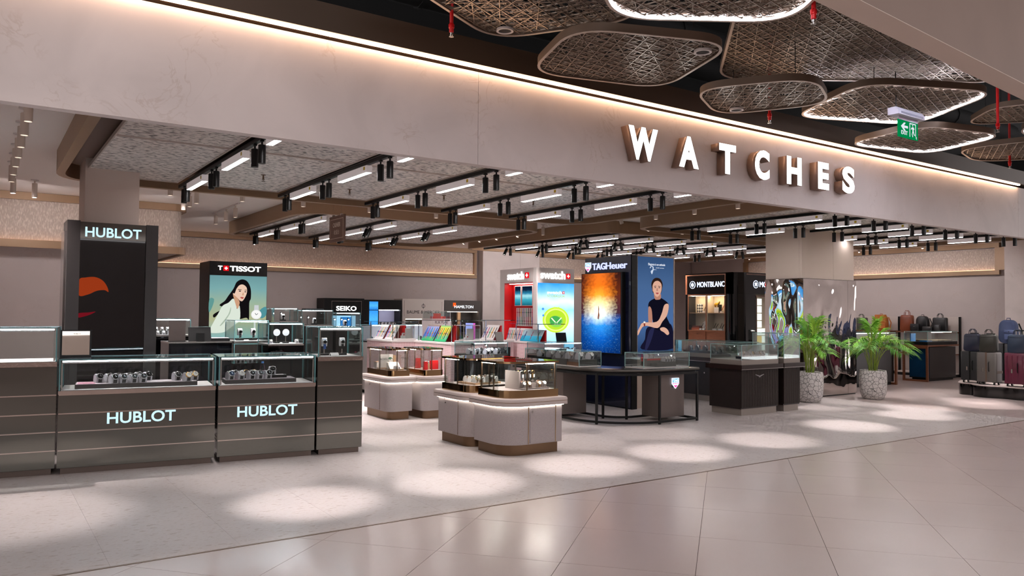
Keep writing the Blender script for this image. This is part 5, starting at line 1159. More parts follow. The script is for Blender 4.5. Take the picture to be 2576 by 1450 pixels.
bay_item('gift_box', 'orange flat box in the lower left bay', 'box', 1.22, .12, 1.1905, lambda t: (bx('body', mat('orange_box', 'b84a1a', .5), t, -.11, .11, -.06, .06, 0, .05), bx('lid', mat('dark_red_box', '6a2016', .5), t, -.10, .10, -.05, .05, .0505, .09)))
bay_item('picture_frame', 'teal framed panel leaning in the lower right bay', 'picture frame', .42, .19, 1.1905, lambda t: (bx('frame', mat('teal_frame', '2a5a66', .4), t, -.07, .07, 0, .015, 0, .24), bx('panel', WHITE, t, -.05, .05, -.0012, -.0003, .02, .22)))
bay_item('plate', 'round white plate standing in the lower left bay', 'plate', 1.05, .20, 1.1905, lambda t: (MB().prism([(0, 0), (.1, 0), (.1, .01), (0, .01)], 0, .002).build('foot', BLACK, t, smooth=False), (lambda q: (setattr(q, 'T', Matrix.Translation((.02, .01, .102)) @ Matrix.Rotation(PI/2, 4, 'X')), q.lathe([(0, 0), (.06, .002), (.1, .012), (.1, .015), (.06, .006), (0, .004)], 24), q.build('disc', WHITE, t)))(MB())))
# ================================================================ crinkled mirror cladding round the cream column
CRK = mat('crinkled_mirror', 'cfc8c4', .02, 1)
def crinkle(t, name, o, u, w, h, nrm, seed, n=(40, 64), amp=.022):
    m_ = MB(); O = Vector(o); U_ = Vector(u); N_ = Vector(nrm); idx = []
    for j in range(n[1]+1):
        for i in range(n[0]+1):
            a, b = i/n[0]*w, j/n[1]*h; p = Vector((a*2.7+seed, b*1.5, seed*3.1))
            e = min(1, min(i, n[0]-i)/3)*min(1, min(j, n[1]-j)/3)
            d = (noise.noise(p)*.8+noise.noise(p*2.3)*.35)*amp*e
            idx.append(m_.pt(O+U_*a+Vector((0, 0, b))+N_*d))
    for j in range(n[1]):
        for i in range(n[0]): k = j*(n[0]+1)+i; m_.face((idx[k], idx[k+1], idx[k+n[0]+2], idx[k+n[0]+1]))
    m_.build(name, CRK, t, ang=180)
mc = thing('mirror_cladding', 'crinkled mirror cladding around the foot of the cream column', 'mirror cladding', (12.6, 8.80, 0))
bx('backing', BLACK, mc, .03, 1.70, .028, .09, .0, 2.225); bx('backing', BLACK, mc, .028, .0995, .091, .85, 0, 2.225)
crinkle(mc, 'mirror_sheet', (.0, 0, .02), (1, 0, 0), 1.42, 2.2, (0, -1, 0), 1.3); crinkle(mc, 'mirror_sheet', (1.425, 0, .02), (1, 0, 0), .285, 2.2, (0, -1, 0), 5.7, (10, 50)); crinkle(mc, 'mirror_sheet', (0, .85, .02), (0, -1, 0), .845, 2.2, (-1, 0, 0), 9.1, (20, 50))
# ================================================================ potted palms
def crackle():
    m, nt, b = newmat('crackle_mosaic'); L = nt.links; tc = nd(nt, 'ShaderNodeTexCoord'); v = nd(nt, 'ShaderNodeTexVoronoi'); v.feature = 'DISTANCE_TO_EDGE'; v.inputs['Scale'].default_value = 15
    L.new(tc.outputs['Object'], v.inputs['Vector']); r = nd(nt, 'ShaderNodeValToRGB'); r.color_ramp.elements[0].position = .015; r.color_ramp.elements[0].color = C('262322'); r.color_ramp.elements[1].position = .05; r.color_ramp.elements[1].color = C('cfc9c6')
    L.new(v.outputs['Distance'], r.inputs[0]); L.new(r.outputs[0], b.inputs['Base Color']); b.inputs['Roughness'].default_value = .4
    bp = nd(nt, 'ShaderNodeBump'); bp.inputs['Distance'].default_value = .01; bp.inputs['Strength'].default_value = .6; L.new(r.outputs[0], bp.inputs['Height']); L.new(bp.outputs[0], b.inputs['Normal'])
    return m
CRKP = crackle(); SOIL = mat('soil', '1c140f', .95); STEM = mat('palm_stem', '7d8f2c', .5, var=.2, vs=9)
LEAF = [mat('palm_leaf_a', '6fae2a', .45, var=.2, vs=5), mat('palm_leaf_b', '4f921f', .45, var=.2, vs=5), mat('palm_leaf_c', '9ac23a', .45, var=.2, vs=5)]
def palm(label, x, y, seed, h=1.42):
    R = random.Random(seed); t = thing('potted_palm', label, 'potted plant', (x, y, 0), 0, 'potted palms')
    MB().lathe([(.15, 0), (.19, .03), (.225, .12), (.24, .30), (.238, .45), (.228, .53), (.215, .535), (.205, .53), (.205, .47)], 32).build('pot', CRKP, t)
    MB().lathe([(0, .49), (.204, .488)], 24).build('soil', SOIL, t)
    for k in range(17):
        a = k*2.399+R.uniform(-.3, .3); lean = R.uniform(.12, .95) if k > 3 else R.uniform(.02, .2); ln = R.uniform(.62, .95)*(h/1.42); b0 = Vector((math.cos(a)*R.uniform(.02, .08), math.sin(a)*R.uniform(.02, .08), .48))
        d = Vector((math.cos(a), math.sin(a), 0)); pts = []
        stemh = R.uniform(.18, .38)
        for q in range(13):
            s_ = q/12; up_ = stemh*min(1, s_*2.5)+ln*.75*math.sin(min(s_*1.25, 1.25)*1.25)*(1-lean*.55); out_ = ln*lean*(s_**1.5)*(.45 if d.y > .3 else 1)
            pts.append(b0+d*out_+Vector((0, 0, up_-lean*.38*ln*max(0, s_-.45)**1.6*2.2)))
        m_ = MB(); m_.tube(pts, [.009-.0065*q/12 for q in range(13)], 6)
        f_ = m_.build('frond_stem', STEM, t); lv = MB()
        for q in range(5, 13):
            for sub in (0, .34, .67):
                if q == 12 and sub: continue
                s0 = q+sub; i0 = int(s0); p = pts[i0].lerp(pts[min(i0+1, 12)], s0-i0); tg_ = (pts[min(i0+1, 12)]-pts[i0-1]).normalized(); sd_ = tg_.cross(Vector((0, 0, 1)))
                if sd_.length < .1: sd_ = Vector((-d.y, d.x, 0))
                sd_.normalize(); ll = (.20+.10*math.sin((s0-5)/7*PI))*R.uniform(.85, 1.15)*(h/1.42)
                for sg_ in (-1, 1):
                    dr_ = (sd_*sg_*.75+tg_*.75+Vector((0, 0, R.uniform(-.05, .25)))).normalized(); up2 = sd_.cross(tg_).normalized()*.5; w_ = .0085
                    wv = tg_.cross(dr_).cross(dr_).normalized()*w_; e1 = p+dr_*ll*.5+Vector((0, 0, .01)); e2 = p+dr_*ll+Vector((0, 0, -.05*ll/.2))
                    a0, a1, a2, a3, a4 = lv.pt(p), lv.pt(e1+wv), lv.pt(e2), lv.pt(e1-wv), lv.pt(e1+Vector((0, 0, .004)))
                    lv.face((a0, a1, a4)); lv.face((a1, a2, a4)); lv.face((a2, a3, a4)); lv.face((a3, a0, a4))
        tag(lv.build('leaflets', LEAF[k % 3], f_, smooth=False), kind='stuff')
palm('bushy potted palm standing free in front of the mirror, right', 13.70, 8.10, 3, 1.5)
palm('potted palm partly hidden by the fluted counter', 12.22, 8.42, 11, 1.5)
# ================================================================ bag display at right: walnut tables, wall shelves, bags, luggage
def jewel_table(label, x0, x1, y0, y1, loop_x, blue=True, litrow=True):
    t = thing('display_table', label, 'display table', (0, 0, 0), 0, 'walnut framed display tables')
    bx('cabinet', mat('cabinet_black', '070607', .25), t, x0+.15, x1-.05, y0+.06, y1-.06, .07, .80); bx('cabinet_plinth', BLACK, t, x0+.20, x1-.1, y0+.1, y1-.1, 0, .0695)
    if blue:
        b = uv_plane('blue_panel', mat('blue_metal_panel', '14486e', .25, .6, var=.4, vs=1.5), t, 0, y1-y0-.13, .09, .78, 0); b.rotation_euler = (0, 0, -PI/2); b.location = (x0+.148, y1-.065, 0)
    l_ = MB(); w = .045
    l_.box(loop_x-w, loop_x, y0, y0+w, 0, .82).box(loop_x-w, loop_x, y1-w, y1, 0, .82); l_.box(loop_x-w, loop_x, y0+w+.0003, y1-w-.0003, 0, w).box(loop_x-w, loop_x, y0+w+.0003, y1-w-.0003, .82-w, .82)
    l_.build('walnut_loop', WOOD, t, smooth=False); bx('walnut_rail', WOOD, t, x0-.045, x1, y0, y0+.04, .8205, .86) if False else bx('walnut_rail', WOOD, t, x0-.045, x1, y0-.002, y1+.002, .8205, .855)
    bx('tray', BLACK, t, x0, x1-.04, y0+.02, y1-.02, .8555, .93); glass_box(t, x0, x1-.04, y0+.02, y1-.02, .9305, 1.165, GEDGE, e=.006)
    GD = mat('gold_jewel', 'e8d2a8', .4, .2, var=.6, vs=45); bx('light_strip', LEDI, t, x0+.2, x1-.3, y0+.03, y0+.036, 1.152, 1.158)
    for a, b in ((x0+.35, x0+.85), (x0+.9, x1-.15)):
        p = bx('jewel_tray', DGREY, t, a, b, y0+.08, y1-.08, .931, .955); bx('jewel_lining', GD, p, a+.02, b-.02, y0+.10, y1-.10, .9553, .965)
    if blue: bx('blue_card', mat('blue_card', '1f6aa6', .5), t, x0+.08, x0+.30, y1-.14, y1-.12, .931, 1.12); bx('blue_card', MATS['blue_card'], t, x0+.08, x0+.33, y0+.08, y0+.25, .931, .96)
    return t
jewel_table('walnut framed table with a blue panelled end and jewellery case', 18.32, 19.75, 9.46, 10.06, 18.32)
jewel_table('walnut framed table half hidden by the palm and mirror', 15.2, 16.98, 9.46, 10.0, 16.98, blue=False)
def shelf_unit(label, y0, y1):
    t = thing('wall_shelf', label, 'shelf', (20.25, 0, 0), 0, 'white wall shelf units'); SHW = mat('shelf_white', 'c3b7b0', .6)
    bx('back_panel', SHW, t, .19, .24, y0, y1, .10, 1.52); bx('side_panel', BLACK, t, .175, .24, y0-.035, y0-.0005, .0, 1.52); bx('plinth', BLACK, t, -.30, .24, y0, y1, 0, .07); bx('bottom_shelf', SHW, t, -.30, .1895, y0, y1, .0705, .10)
    bx('walnut_shelf', WOOD, t, -.22, .1895, y0, y1, 1.105, 1.14); bx('lower_walnut_shelf', WOOD, t, -.18, .1895, y0, y1, .56, .585)
shelf_unit('white wall shelf with the brown and black bags', 9.79, 11.2); shelf_unit('white wall shelf with the green and orange bags', 11.36, 12.75)
def bag(name, label, cat, loc, rz, w, d, h, m, kind='tote', grp=None):
    """front faces local -Y"""
    t = thing(name, label, cat, loc, rz, grp)
    r = {'backpack': .12, 'tote': .03, 'brief': .05, 'pouch': .03}[kind]*min(1, w/.3)
    taper = {'backpack': .86, 'tote': .94, 'brief': .9, 'pouch': .95}[kind]
    # front outline pushed through a lens-shaped depth
    def outline(k): 
        o_ = rrect(-w/2*k, w/2*k, .0, h, r, 5, (1, 1, 1, 1)); return [((x*(1-(1-taper)*z/h)), z) for x, z in o_]
    m_ = MB(); rings = []
    for y, k in ((-d/2, .86), (-d*.42, .96), (-d*.25, 1), (d*.25, 1), (d*.42, .97), (d/2, .9)): 
        q = [(x, z) for x, z in outline(k)]; rings.append([m_.pt((x, y, z*(1-(1-k)*.25)+h*(1-k)*.1*(z < h/2)*0)) for x, z in q])
    n_ = len(rings[0])
    for a, b in zip(rings, rings[1:]):
        for k in range(n_): m_.face((a[k], a[(k+1) % n_], b[(k+1) % n_], b[k]))
    m_.face(rings[0][::-1]); m_.face(rings[-1]); m_.build('body', m, t, ang=50)
    if kind in ('tote', 'brief'):
        for y in (-d*.2, d*.2): MB().tube([(-w*.2, y, h*.97), (-w*.17, y, h*1.16), (-w*.08, y, h*1.27), (w*.08, y, h*1.27), (w*.17, y, h*1.16), (w*.2, y, h*.97)], .008, 8).build('handle', m, t)
        bx('zip', BLACK, t, -w*.35, w*.35, -d/2-.002, -d/2+.002, h*.82, h*.835)
    if kind == 'backpack':
        MB().tube([(-.035, 0, h*.98), (-.03, 0, h*1.07), (.03, 0, h*1.07), (.035, 0, h*.98)], .008, 8).build('handle', m, t)
        for s in (1,): MB().tube([(s*w*.45, d*.4, h*.85), (s*w*.62, d*.5, h*.5), (s*w*.56, d*.4, h*.12)], .014, 8).build('shoulder_strap', BLACK if grp else m, t)
    return t, m
def pocket(t, m, x0, x1, z0, z1, d, dep=.04, flap=True):
    p = MB().prism(rrect(x0, x1, -d/2-dep, -d/2+.01, .012, 3), z0, z1, bev=.01).build('pocket', m, t)
    if flap: MB().prism(rrect(x0-.004, x1+.004, -d/2-dep-.006, -d/2+.01, .012, 3), z1-.05, z1+.008, bev=.008).build('pocket_flap', m, p); MB().tube([((x0+x1)/2, -d/2-dep-.011, z1-.03), ((x0+x1)/2, -d/2-dep-.0062, z1-.03)], .007, 10).build('buckle', BRASS, p)
SX = 20.1; ZS = 1.1405
TAN = mat('tan_suede', 'b06426', .7, var=.12, vs=6); BRN = mat('brown_leather', '7a3c22', .35, var=.1, vs=5); BLK = mat('black_leather', '1a191b', .4); OLV = mat('olive_leather', '4a4a40', .55, var=.15, vs=6); NVY = mat('navy_leather', '141a30', .35); OLD = mat('dark_olive_leather', '22211a', .45); BLU = mat('slate_blue_canvas', '3a4668', .7, var=.08, vs=40); TLN = mat('teal_navy_leather', '1b2b40', .4)
def py_at(u): # y of a pixel column on the plane of the shelf front
    tn = (u-1288)/FPX; dx, dy = math.sin(YAW)+tn*math.cos(YAW), math.cos(YAW)-tn*math.sin(YAW); return SX*dy/dx
bag('handbag', 'olive grey handbag on the shelf beside the mirror', 'bag', (SX, py_at(2167), ZS), RN, .34, .13, .34, OLV, 'tote')
t_, m_ = bag('backpack', 'tan suede backpack with two front pockets', 'backpack', (SX, py_at(2217), ZS), RN, .36, .17, .42, TAN, 'backpack')
pocket(t_, TAN, -.165, -.01, .06, .19, .17); pocket(t_, TAN, .01, .165, .06, .19, .17); MB().prism(rrect(-.14, .14, -.095, .02, .02, 3), .28, .425, bev=.01).build('top_flap', TAN, t_)
t_, m_ = bag('backpack', 'brown leather backpack with a top handle', 'backpack', (SX, py_at(2282), ZS), RN, .34, .15, .42, BRN, 'brief'); bx('front_seam', mat('brown_seam', '5a2a18', .4), t_, -.13, .13, -.0775, -.0755, .30, .305)
t_, m_ = bag('backpack', 'black rounded backpack on the wall shelf', 'backpack', (SX+.06, py_at(2318), ZS), RN, .33, .15, .40, BLK, 'backpack')
t_, m_ = bag('pouch', 'small black flap bag with a buckle in front of the black backpack', 'bag', (SX-.14, py_at(2309), ZS), RN, .22, .09, .19, BLK, 'pouch'); MB().prism(rrect(-.11, .11, -.052, .02, .015, 3), .10, .195, bev=.008).build('flap', BLK, t_); MB().tube([(0, -.058, .13), (0, -.0525, .13)], .012, 12).build('buckle', STEEL, t_)
t_, m_ = bag('pouch', 'low black leather pouch in the middle of the shelf', 'bag', (SX-.14, py_at(2340), ZS), RN, .26, .09, .13, BLK, 'pouch'); bx('zip', STEEL, t_, -.10, .10, -.0475, -.0455, .10, .104)
t_, m_ = bag('pouch', 'small black cylinder bag right on the wall shelf', 'bag', (SX-.12, py_at(2364), ZS), RN, .15, .10, .18, BLK, 'pouch'); MB().tube([(-.05, 0, .178), (-.03, 0, .2), (.03, 0, .2), (.05, 0, .178)], .006, 8).build('handle', BLK, t_)
bag('handbag', 'tall black tote with white tag on the wall shelf', 'bag', (SX+.06, py_at(2362), ZS), RN, .36, .12, .36, BLK, 'tote')
# luggage on the wavy black platform
pf = thing('platform', 'low wavy black platform carrying the luggage', 'platform', (0, 0, 0)); WV = smooth_pts([(16.3, 7.82), (16.05, 7.66), (16.02, 7.46), (15.86, 7.32), (15.78, 7.08), (15.86, 6.8), (15.84, 6.5), (16.0, 6.2), (16.5, 6.0), (17.3, 6.0), (18.0, 6.3), (18.2, 7.1), (17.7, 7.7), (17.1, 7.95), (16.7, 7.95)], 6)
MB().prism(WV[::-1], 0, .215).build('skirt', LACQ, pf, ang=60); MB().prism(inset(WV[::-1], .01),   .2155, .23).build('top', mat('platform_top', 'a89c96', .5), pf)
def suitcase(label, x, y, w, d, h, m, ribs=0, band=None, lift=.35, z=.2305):
    """narrow side faces -X (local -x), wide front faces -Y"""
    t = thing('suitcase', label, 'suitcase', (x, y, z), 0, 'suitcases on the platform')
    MB().prism(rrect(-d/2, d/2, -w/2, w/2, .035, 5), .055, h, bev=.02).build('shell', m, t)
    bx('zip_band', BLACK, t, -.012, .012, -w/2-.004, w/2+.004, .06, h-.02) if ribs else bx('zip_band', band or BLACK, t, -d/2-.004, d/2+.004, -.014, .014, .06, h+.003)
    for k in range(ribs): yy = -w/2+.06+k*(w-.12)/max(1, ribs-1); bx('rib', m, t, -d/2-.004, -d/2+.002, yy-.008, yy+.008, .09, h-.05)
    for a in (-1, 1):
        for b in (-1, 1):
            wx, wy = a*(d/2-.045), b*(w/2-.05); wl_ = MB().tube([(wx, wy-.012, .026), (wx, wy+.012, .026)], .026, 14).build('wheel', BLACK, t); MB().tube([(wx, wy-.0135, .026), (wx, wy-.0122, .026)], .018, 12).build('hub', STEEL, wl_); bx('wheel_mount', BLACK, t, wx-.03, wx+.03, wy-.03, wy+.03, .048, .075)
    MB().tube([(-d/2-.004, -.05, h*.42), (-d/2-.022, -.05, h*.45), (-d/2-.022, -.05, h*.68), (-d/2-.004, -.05, h*.71)], .008, 8).build('side_handle', BLACK, t); bx('lock', STEEL, t, -d/2-.008, -d/2-.0005, .04, .065, h*.40, h*.52)
    if lift:
        for yy in (-.06, .06): MB().tube([(d*.3, yy, h), (d*.3, yy, h+lift)], .009, 8).build('trolley_rod', STEEL, t)
        MB().tube([(d*.3, -.075, h+lift), (d*.3, .075, h+lift)], .014, 8).build('trolley_grip', BLACK, t)
    return t
GRS = mat('grey_aluminium_shell', '5a5552', .4, .2); BUR = mat('burgundy_shell', '5a1630', .3, coat=.3); BKS = mat('matte_black_shell', '131416', .45); PAT = mat('patterned_dark_shell', '2a2a2c', .5, var=.5, vs=45)
suitcase('matte black suitcase at the left end of the platform', 16.27, 7.53, .36, .27, .62, BKS); s2 = suitcase('grey suitcase with a brown band in the middle of the platform', 16.11, 7.16, .36, .26, .62, GRS, band=mat('brown_band', '5a4638', .5)); bx('front_band', MATS['brown_band'], s2, -.10, .131, -.183, -.1805, .22, .27)
s3 = suitcase('burgundy ribbed suitcase at the right end of the platform', 16.12, 6.66, .38, .27, .63, BUR, ribs=4, lift=.42)
suitcase('tall dark patterned suitcase at the back of the platform', 16.72, 7.1, .42, .28, .78, PAT, lift=.0)
bag('briefcase', 'navy briefcase standing on the black suitcase', 'bag', (16.25, 7.52, .2305+.6255), RN, .33, .13, .34, NVY, 'brief', 'bags on the luggage'); bag('briefcase', 'dark olive briefcase standing on the grey suitcase', 'bag', (16.08, 7.15, .2305+.6255), RN, .33, .12, .34, OLD, 'brief', 'bags on the luggage')
bag('briefcase', 'teal navy briefcase standing on the burgundy suitcase', 'bag', (16.08, 6.65, .2305+.6355), RN, .33, .12, .34, TLN, 'brief', 'bags on the luggage')
t_, m_ = bag('backpack', 'slate blue canvas backpack on the tall patterned suitcase', 'backpack', (16.70, 7.06, .2305+.7855), RN, .34, .17, .46, BLU, 'backpack', 'bags on the luggage'); pocket(t_, BLU, -.03, .15, .08, .26, .17, .05)
# ================================================================ tower with the teal portrait poster
ti = thing('brand_tower', 'black topped tower with a teal portrait and watch poster', 'display tower', (3.365, 14.3, 0)); bx('body', mat('tower_charcoal', '3a3532', .3, .4), ti, 0, 1.01, .02, .75, 0, 2.42); bx('header', BLACK, ti, 0, 1.01, 0, .0195, 2.172, 2.42)
m, nt, r, em, uv, sp = grad_mat('portrait_teal', [(0, '86b4b4'), (.3, 'b0b48c'), (.55, '9cb49c'), (.8, '7aa9aa'), (1, '6a979c')], .6, noise_amt=.12, noise_scale=2)
po = uv_plane('poster', m, ti, .004, 1.006, 1.05, 2.17, .0)
bx('poster_box', BLACK, ti, 0, 1.01, .001, .0195, 1.03, 2.1715)
shapes(po, .004, 1.006, 1.14, 2.17, 0, (255, 345, 1195, 1310), [
    ('print_shadow', '5f9690', [(255, 740), (330, 745), (300, 880), (250, 960)], 3), ('print_shadow', '4f9098', [(1080, 930), (1190, 860), (1190, 1010), (1100, 1060)], 3),
    ('hair', '120f12', [(640, 560), (690, 450), (780, 402), (870, 440), (925, 560), (930, 720), (905, 800), (905, 1075), (860, 1050), (750, 1075), (640, 1080), (560, 900), (440, 860), (425, 830), (500, 770), (560, 680)], 4),
    ('hair', '120f12', [(430, 930), (320, 1000), (340, 1050), (420, 960)], 3),
    ('jacket', 'd8e2d4', [(640, 730), (560, 800), (470, 850), (410, 960), (300, 1180), (250, 1280), (330, 1305), (500, 1290), (620, 1200), (750, 1090), (745, 850), (700, 900), (690, 830)], 4),
    ('jacket_fold', 'a8b8a6', [(600, 870), (590, 980), (480, 1150), (430, 1180), (560, 1000)], 3),
    ('neck', 'c99a7a', [(645, 640), (720, 740), (745, 800), (715, 900), (690, 860), (650, 730), (632, 660)], 4),
    ('face', 'e8c4ae', [(690, 560), (740, 500), (800, 492), (855, 540), (862, 620), (835, 700), (790, 768), (745, 760), (690, 700), (640, 660), (632, 640), (660, 640)], 4),
    ('eyebrow', '2a1c18', [(715, 572), (770, 574), (772, 582), (720, 582)], 2), ('eyebrow', '2a1c18', [(822, 582), (856, 580), (855, 588), (824, 590)], 2),
    ('eye', '1c1a20', [(724, 603), (745, 592), (766, 604), (745, 612)], 2), ('eye', '1c1a20', [(818, 612), (836, 602), (852, 612), (836, 620)], 2),
    ('nose', 'c99a7a', [(800, 620), (810, 660), (802, 672), (782, 668)], 3), ('lips', 'b0504a', [(750, 705), (785, 700), (812, 710), (790, 732), (765, 722)], 3),
    ('watch_print', 'c8ccd0', [(990, 835), (1062, 835), (1066, 925), (986, 925)], 0), ('watch_print', 'e6e8e8', circ(1025, 995, 88, 80), 0), ('watch_print', 'f4f4f2', circ(1022, 992, 74, 66), 0),
    ('hand_print', '202428', [(1000, 972), (1006, 968), (1026, 998), (1020, 1004)], 0), ('hand_print', '202428', [(1052, 974), (1056, 980), (1024, 1006), (1020, 1000)], 0), ('hand_print', 'd8dcd8', [(985, 1100), (1015, 1100), (1015, 1310), (985, 1310)], 0)], .62)
WH2 = glow('bright_letters', 'ffffff', 2.2)
text('lettering', 'T', WH2, ti, (.14, -.001, 2.265), height=.075, width=.075, bold=.025, depth=.006); swiss(ti, .232, -.001, 2.253, .092); text('lettering', 'TISSOT', WH2, ti, (.345, -.001, 2.25), height=.095, width=.55, bold=.025, depth=.006)
# ================================================================ brand cabinets on the back wall
WY = 18.28
def wall_cab(label, x0, x1, zt, m): return thing('wall_cabinet', label, 'cabinet', (x0, WY, 0), 0, 'brand cabinets on the back wall'), x1-x0, zt, m
def frame_parts(t, w, zt, m, nz0, nz1, nx0, nx1, lining, depth=.35):
    bx('base', m, t, 0, w, 0, .5, 0, nz0); bx('top', m, t, 0, w, 0, .5, nz1, zt); bx('side', m, t, 0, nx0, 0, .5, nz0+.0002, nz1-.0002); bx('side', m, t, nx1, w, 0, .5, nz0+.0002, nz1-.0002); bx('niche_back', lining, t, nx0+.0002, nx1-.0002, depth, .5, nz0+.0002, nz1-.0002)
t, w, zt, m = wall_cab('black wall cabinet with white block lettering', 7.0, 8.05, 1.87, BLACK); frame_parts(t, w, zt, m, 1.05, 1.44, .2, .97, glow('ice_back', '9fd0f0', .8)); f_ = MB()
for a in ((.19, .98, 1.795, 1.80), (.19, .195, 1.45, 1.795), (.975, .98, 1.45, 1.795)): f_.box(a[0], a[1], -.004, -.0004, a[2], a[3])
f_.build('steel_line', STEEL, t, smooth=False); text('lettering', 'SEIKO', WH2, t, (.31, -.0005, 1.56), height=.115, width=.53, bold=.015, depth=.008); bx('screen', glow('seiko_blue', '2a7fd0', .6), t, .55, .85, .3, .31, 1.1, 1.4)
t, w, zt, m = wall_cab('black wall cabinet with two small sea screens', 8.055, 9.1, 1.845, BLACK); frame_parts(t, w, zt, m, 1.18, 1.595, .40, 1.0, mat('niche_lilac', 'a9a5bc', .6))
ms, *_ = grad_mat('small_sea', [(0, '1c6fc4'), (.5, '4aa6e6'), (1, '2f86d8')], .85, noise_amt=.5, noise_scale=9)
for z0, z1 in ((1.59, 1.80), (1.12, 1.575)): uv_plane('screen', ms, t, .135, .375, z0, z1, -.002)
bx('niche_light', glow('niche_cool', 'eef2ff', 10), t, .42, .98, .05, .09, 1.575, 1.594); 
for k in range(5): watch('wristwatch on a white block in the wall cabinet with sea screens', 'watches in the sea screen cabinet', (8.055+.5+k*.1, WY+.15, 1.2115), 0, 'white', 'black', 'steel', 'black', s=1.5)
bb = thing('riser', 'white slab under watches in the cabinet with sea screens', 'riser', (8.5, WY+.05, 1.1805)); bx('slab', WHITE, bb, 0, .5, 0, .25, 0, .0305)
BMW = mat('baume_white', 'dcd3cc', .45)
t, w, zt, m = wall_cab('pale panelled wall cabinet with dark engraved lettering', 9.12, 10.36, 1.885, BMW); frame_parts(t, w, zt, m, 1.0, 1.36, .09, 1.15, mat('niche_dark', '1c1816', .5)); f_ = MB()
for a in ((.05, 1.19, 1.82, 1.84), (.05, 1.19, 1.43, 1.45), (.05, .07, 1.45, 1.82), (1.17, 1.19, 1.45, 1.82)): f_.box(a[0], a[1], -.018, -.0004, a[2], a[3])
f_.build('moulding', BMW, t, smooth=False); text('lettering', 'BAUME & MERCIER', mat('dark_print', '201c1a', .5), t, (.13, -.0005, 1.50), height=.082, width=.98, bold=.003, depth=.003)
ph = MB(); ring_ = [(math.cos(2*PI*k/24), math.sin(2*PI*k/24)) for k in range(24)]
for k in range(24):
    a, b = ring_[k], ring_[(k+1) % 24]; ph.extr([(.61+a[0]*.05, -.0005, 1.70+a[1]*.05), (.61+b[0]*.05, -.0005, 1.70+b[1]*.05), (.61+b[0]*.04, -.0005, 1.70+b[1]*.04), (.61+a[0]*.04, -.0005, 1.70+a[1]*.04)], (0, -.003, 0))
ph.box(.604, .616, -.0035, -.0005, 1.63, 1.77); ph.build('phi_emblem', MATS['dark_print'], t, smooth=False); bx('niche_light', glow('niche_warm', 'ffe0b8', 6), t, .1, 1.14, .04, .07, 1.345, 1.3595)
for k in range(6): watch('wristwatch in the dark niche of the pale panelled cabinet', 'watches in the pale panelled cabinet', (9.12+.35+k*.12, WY+.15, 1.0005), 0, 'black', 'steel', 'steel', 'white', s=1.7)
HMG = mat('hamilton_grey', '4a4542', .4)
t, w, zt, m = wall_cab('grey wall cabinet with an orange square in its lettering', 10.375, 11.52, 1.865, HMG); frame_parts(t, w, zt, m, 1.0, 1.56, .08, 1.08, mat('niche_grey', '2a2725', .5))
bx('orange_square', glow('orange_sq', 'e0521a', .9), t, .26, .35, -.006, -.0005, 1.70, 1.80); text('lettering', 'HAMILTON', glow('pale_letters', 'dfe4ea', 1.1), t, (.30, -.0065, 1.655), height=.075, width=.60, bold=.01, depth=.003); bx('centre_post', LW, t, .53, .62, .2, .25, 1.0005, 1.5595); bx('niche_light', glow('niche_warm2', 'fff0e0', 8), t, .1, 1.06, .04, .07, 1.548, 1.5595)
for k in range(8): watch('wristwatch on a dark stand in the grey wall cabinet', 'watches in the grey wall cabinet', (10.375+.16+k*.11+(.05 if k > 3 else 0), WY+.12, 1.0005+.1), 0, 'black', 'steel', 'steel', 'white' if k % 3 else 'black', s=1.8)
for k in range(2): bb = thing('riser', '%s black block under the watches of the grey wall cabinet' % ('left' if k == 0 else 'right'), 'riser', (10.375+.1+k*.54, WY+.03, 1.0005)); bx('block', BLACK, bb, 0, .42, 0, .15, 0, .0995)
# ================================================================ dark counters and tall cases behind the mirrored row
def base_case(name, label, x0, x1, y0, y1, zb, zt, bm=LACQ, floor=None, e=.007, grp='glass topped counters behind the mirrored row', lower=False, led=True):
    t = thing(name, label, 'counter', (x0, y0, 0), 0, grp); w, d = x1-x0, y1-y0
    bx('plinth', BLACK, t, .02, w-.02, .02, d-.02, 0, .06)
    if lower:
        bx('body', bm, t, 0, w, 0, d, .0605, zb-.30); glass_box(t, 0, w, 0, d, zb-.2995, zb-.04, TEAL, e=.007); bx('deck', STEEL, t, 0, w, 0, d, zb-.033, zb-.0005)
    else: bx('body', bm, t, 0, w, 0, d, .0605, zb-.02); bx('chrome_line', STEEL, t, -.002, w+.002, -.002, d+.002, zb-.0195, zb-.0005)
    if zt:
        bx('case_floor', floor or OFFW, t, .008, w-.008, .008, d-.008, zb, zb+.006); glass_box(t, 0, w, 0, d, zb+.0065, zt, TEAL, e=e)
        if led: bx('light_strip', LEDC, t, .02, w-.02, .008, .018, zt-.012, zt-.002)
    return t
base_case('counter', 'dark counter with a small white lined case beside the dark tower', 1.98, 2.47, 11.5, 11.95, 1.20, 1.42)
for k in range(10): watch('small silver wristwatch in the white lined case beside the dark tower', 'watches in the white lined case', (2.06+(k % 5)*.075, 11.60+(k//5)*.12, 1.207+.05*(k//5)), 0, 'white', 'steel', 'steel', 'white', s=.9)
bb = thing('riser', 'black step behind the silver watches beside the dark tower', 'riser', (2.02, 11.66, 1.2065)); bx('block', DGREY, bb, 0, .40, 0, .12, 0, .0495); bx('red_end', RED, bb, .345, .35, -.0055, -.0005, 0, .05)
c_ = base_case('counter', 'black counter with a standing board and tablet on it', 2.02, 2.80, 10.62, 11.15, 1.14, None)
bx('front_glass', mat('dark_glass_front', '0a0c10', .05, spec=.8), c_, .02, .76, -.006, -.0025, .3, 1.08)
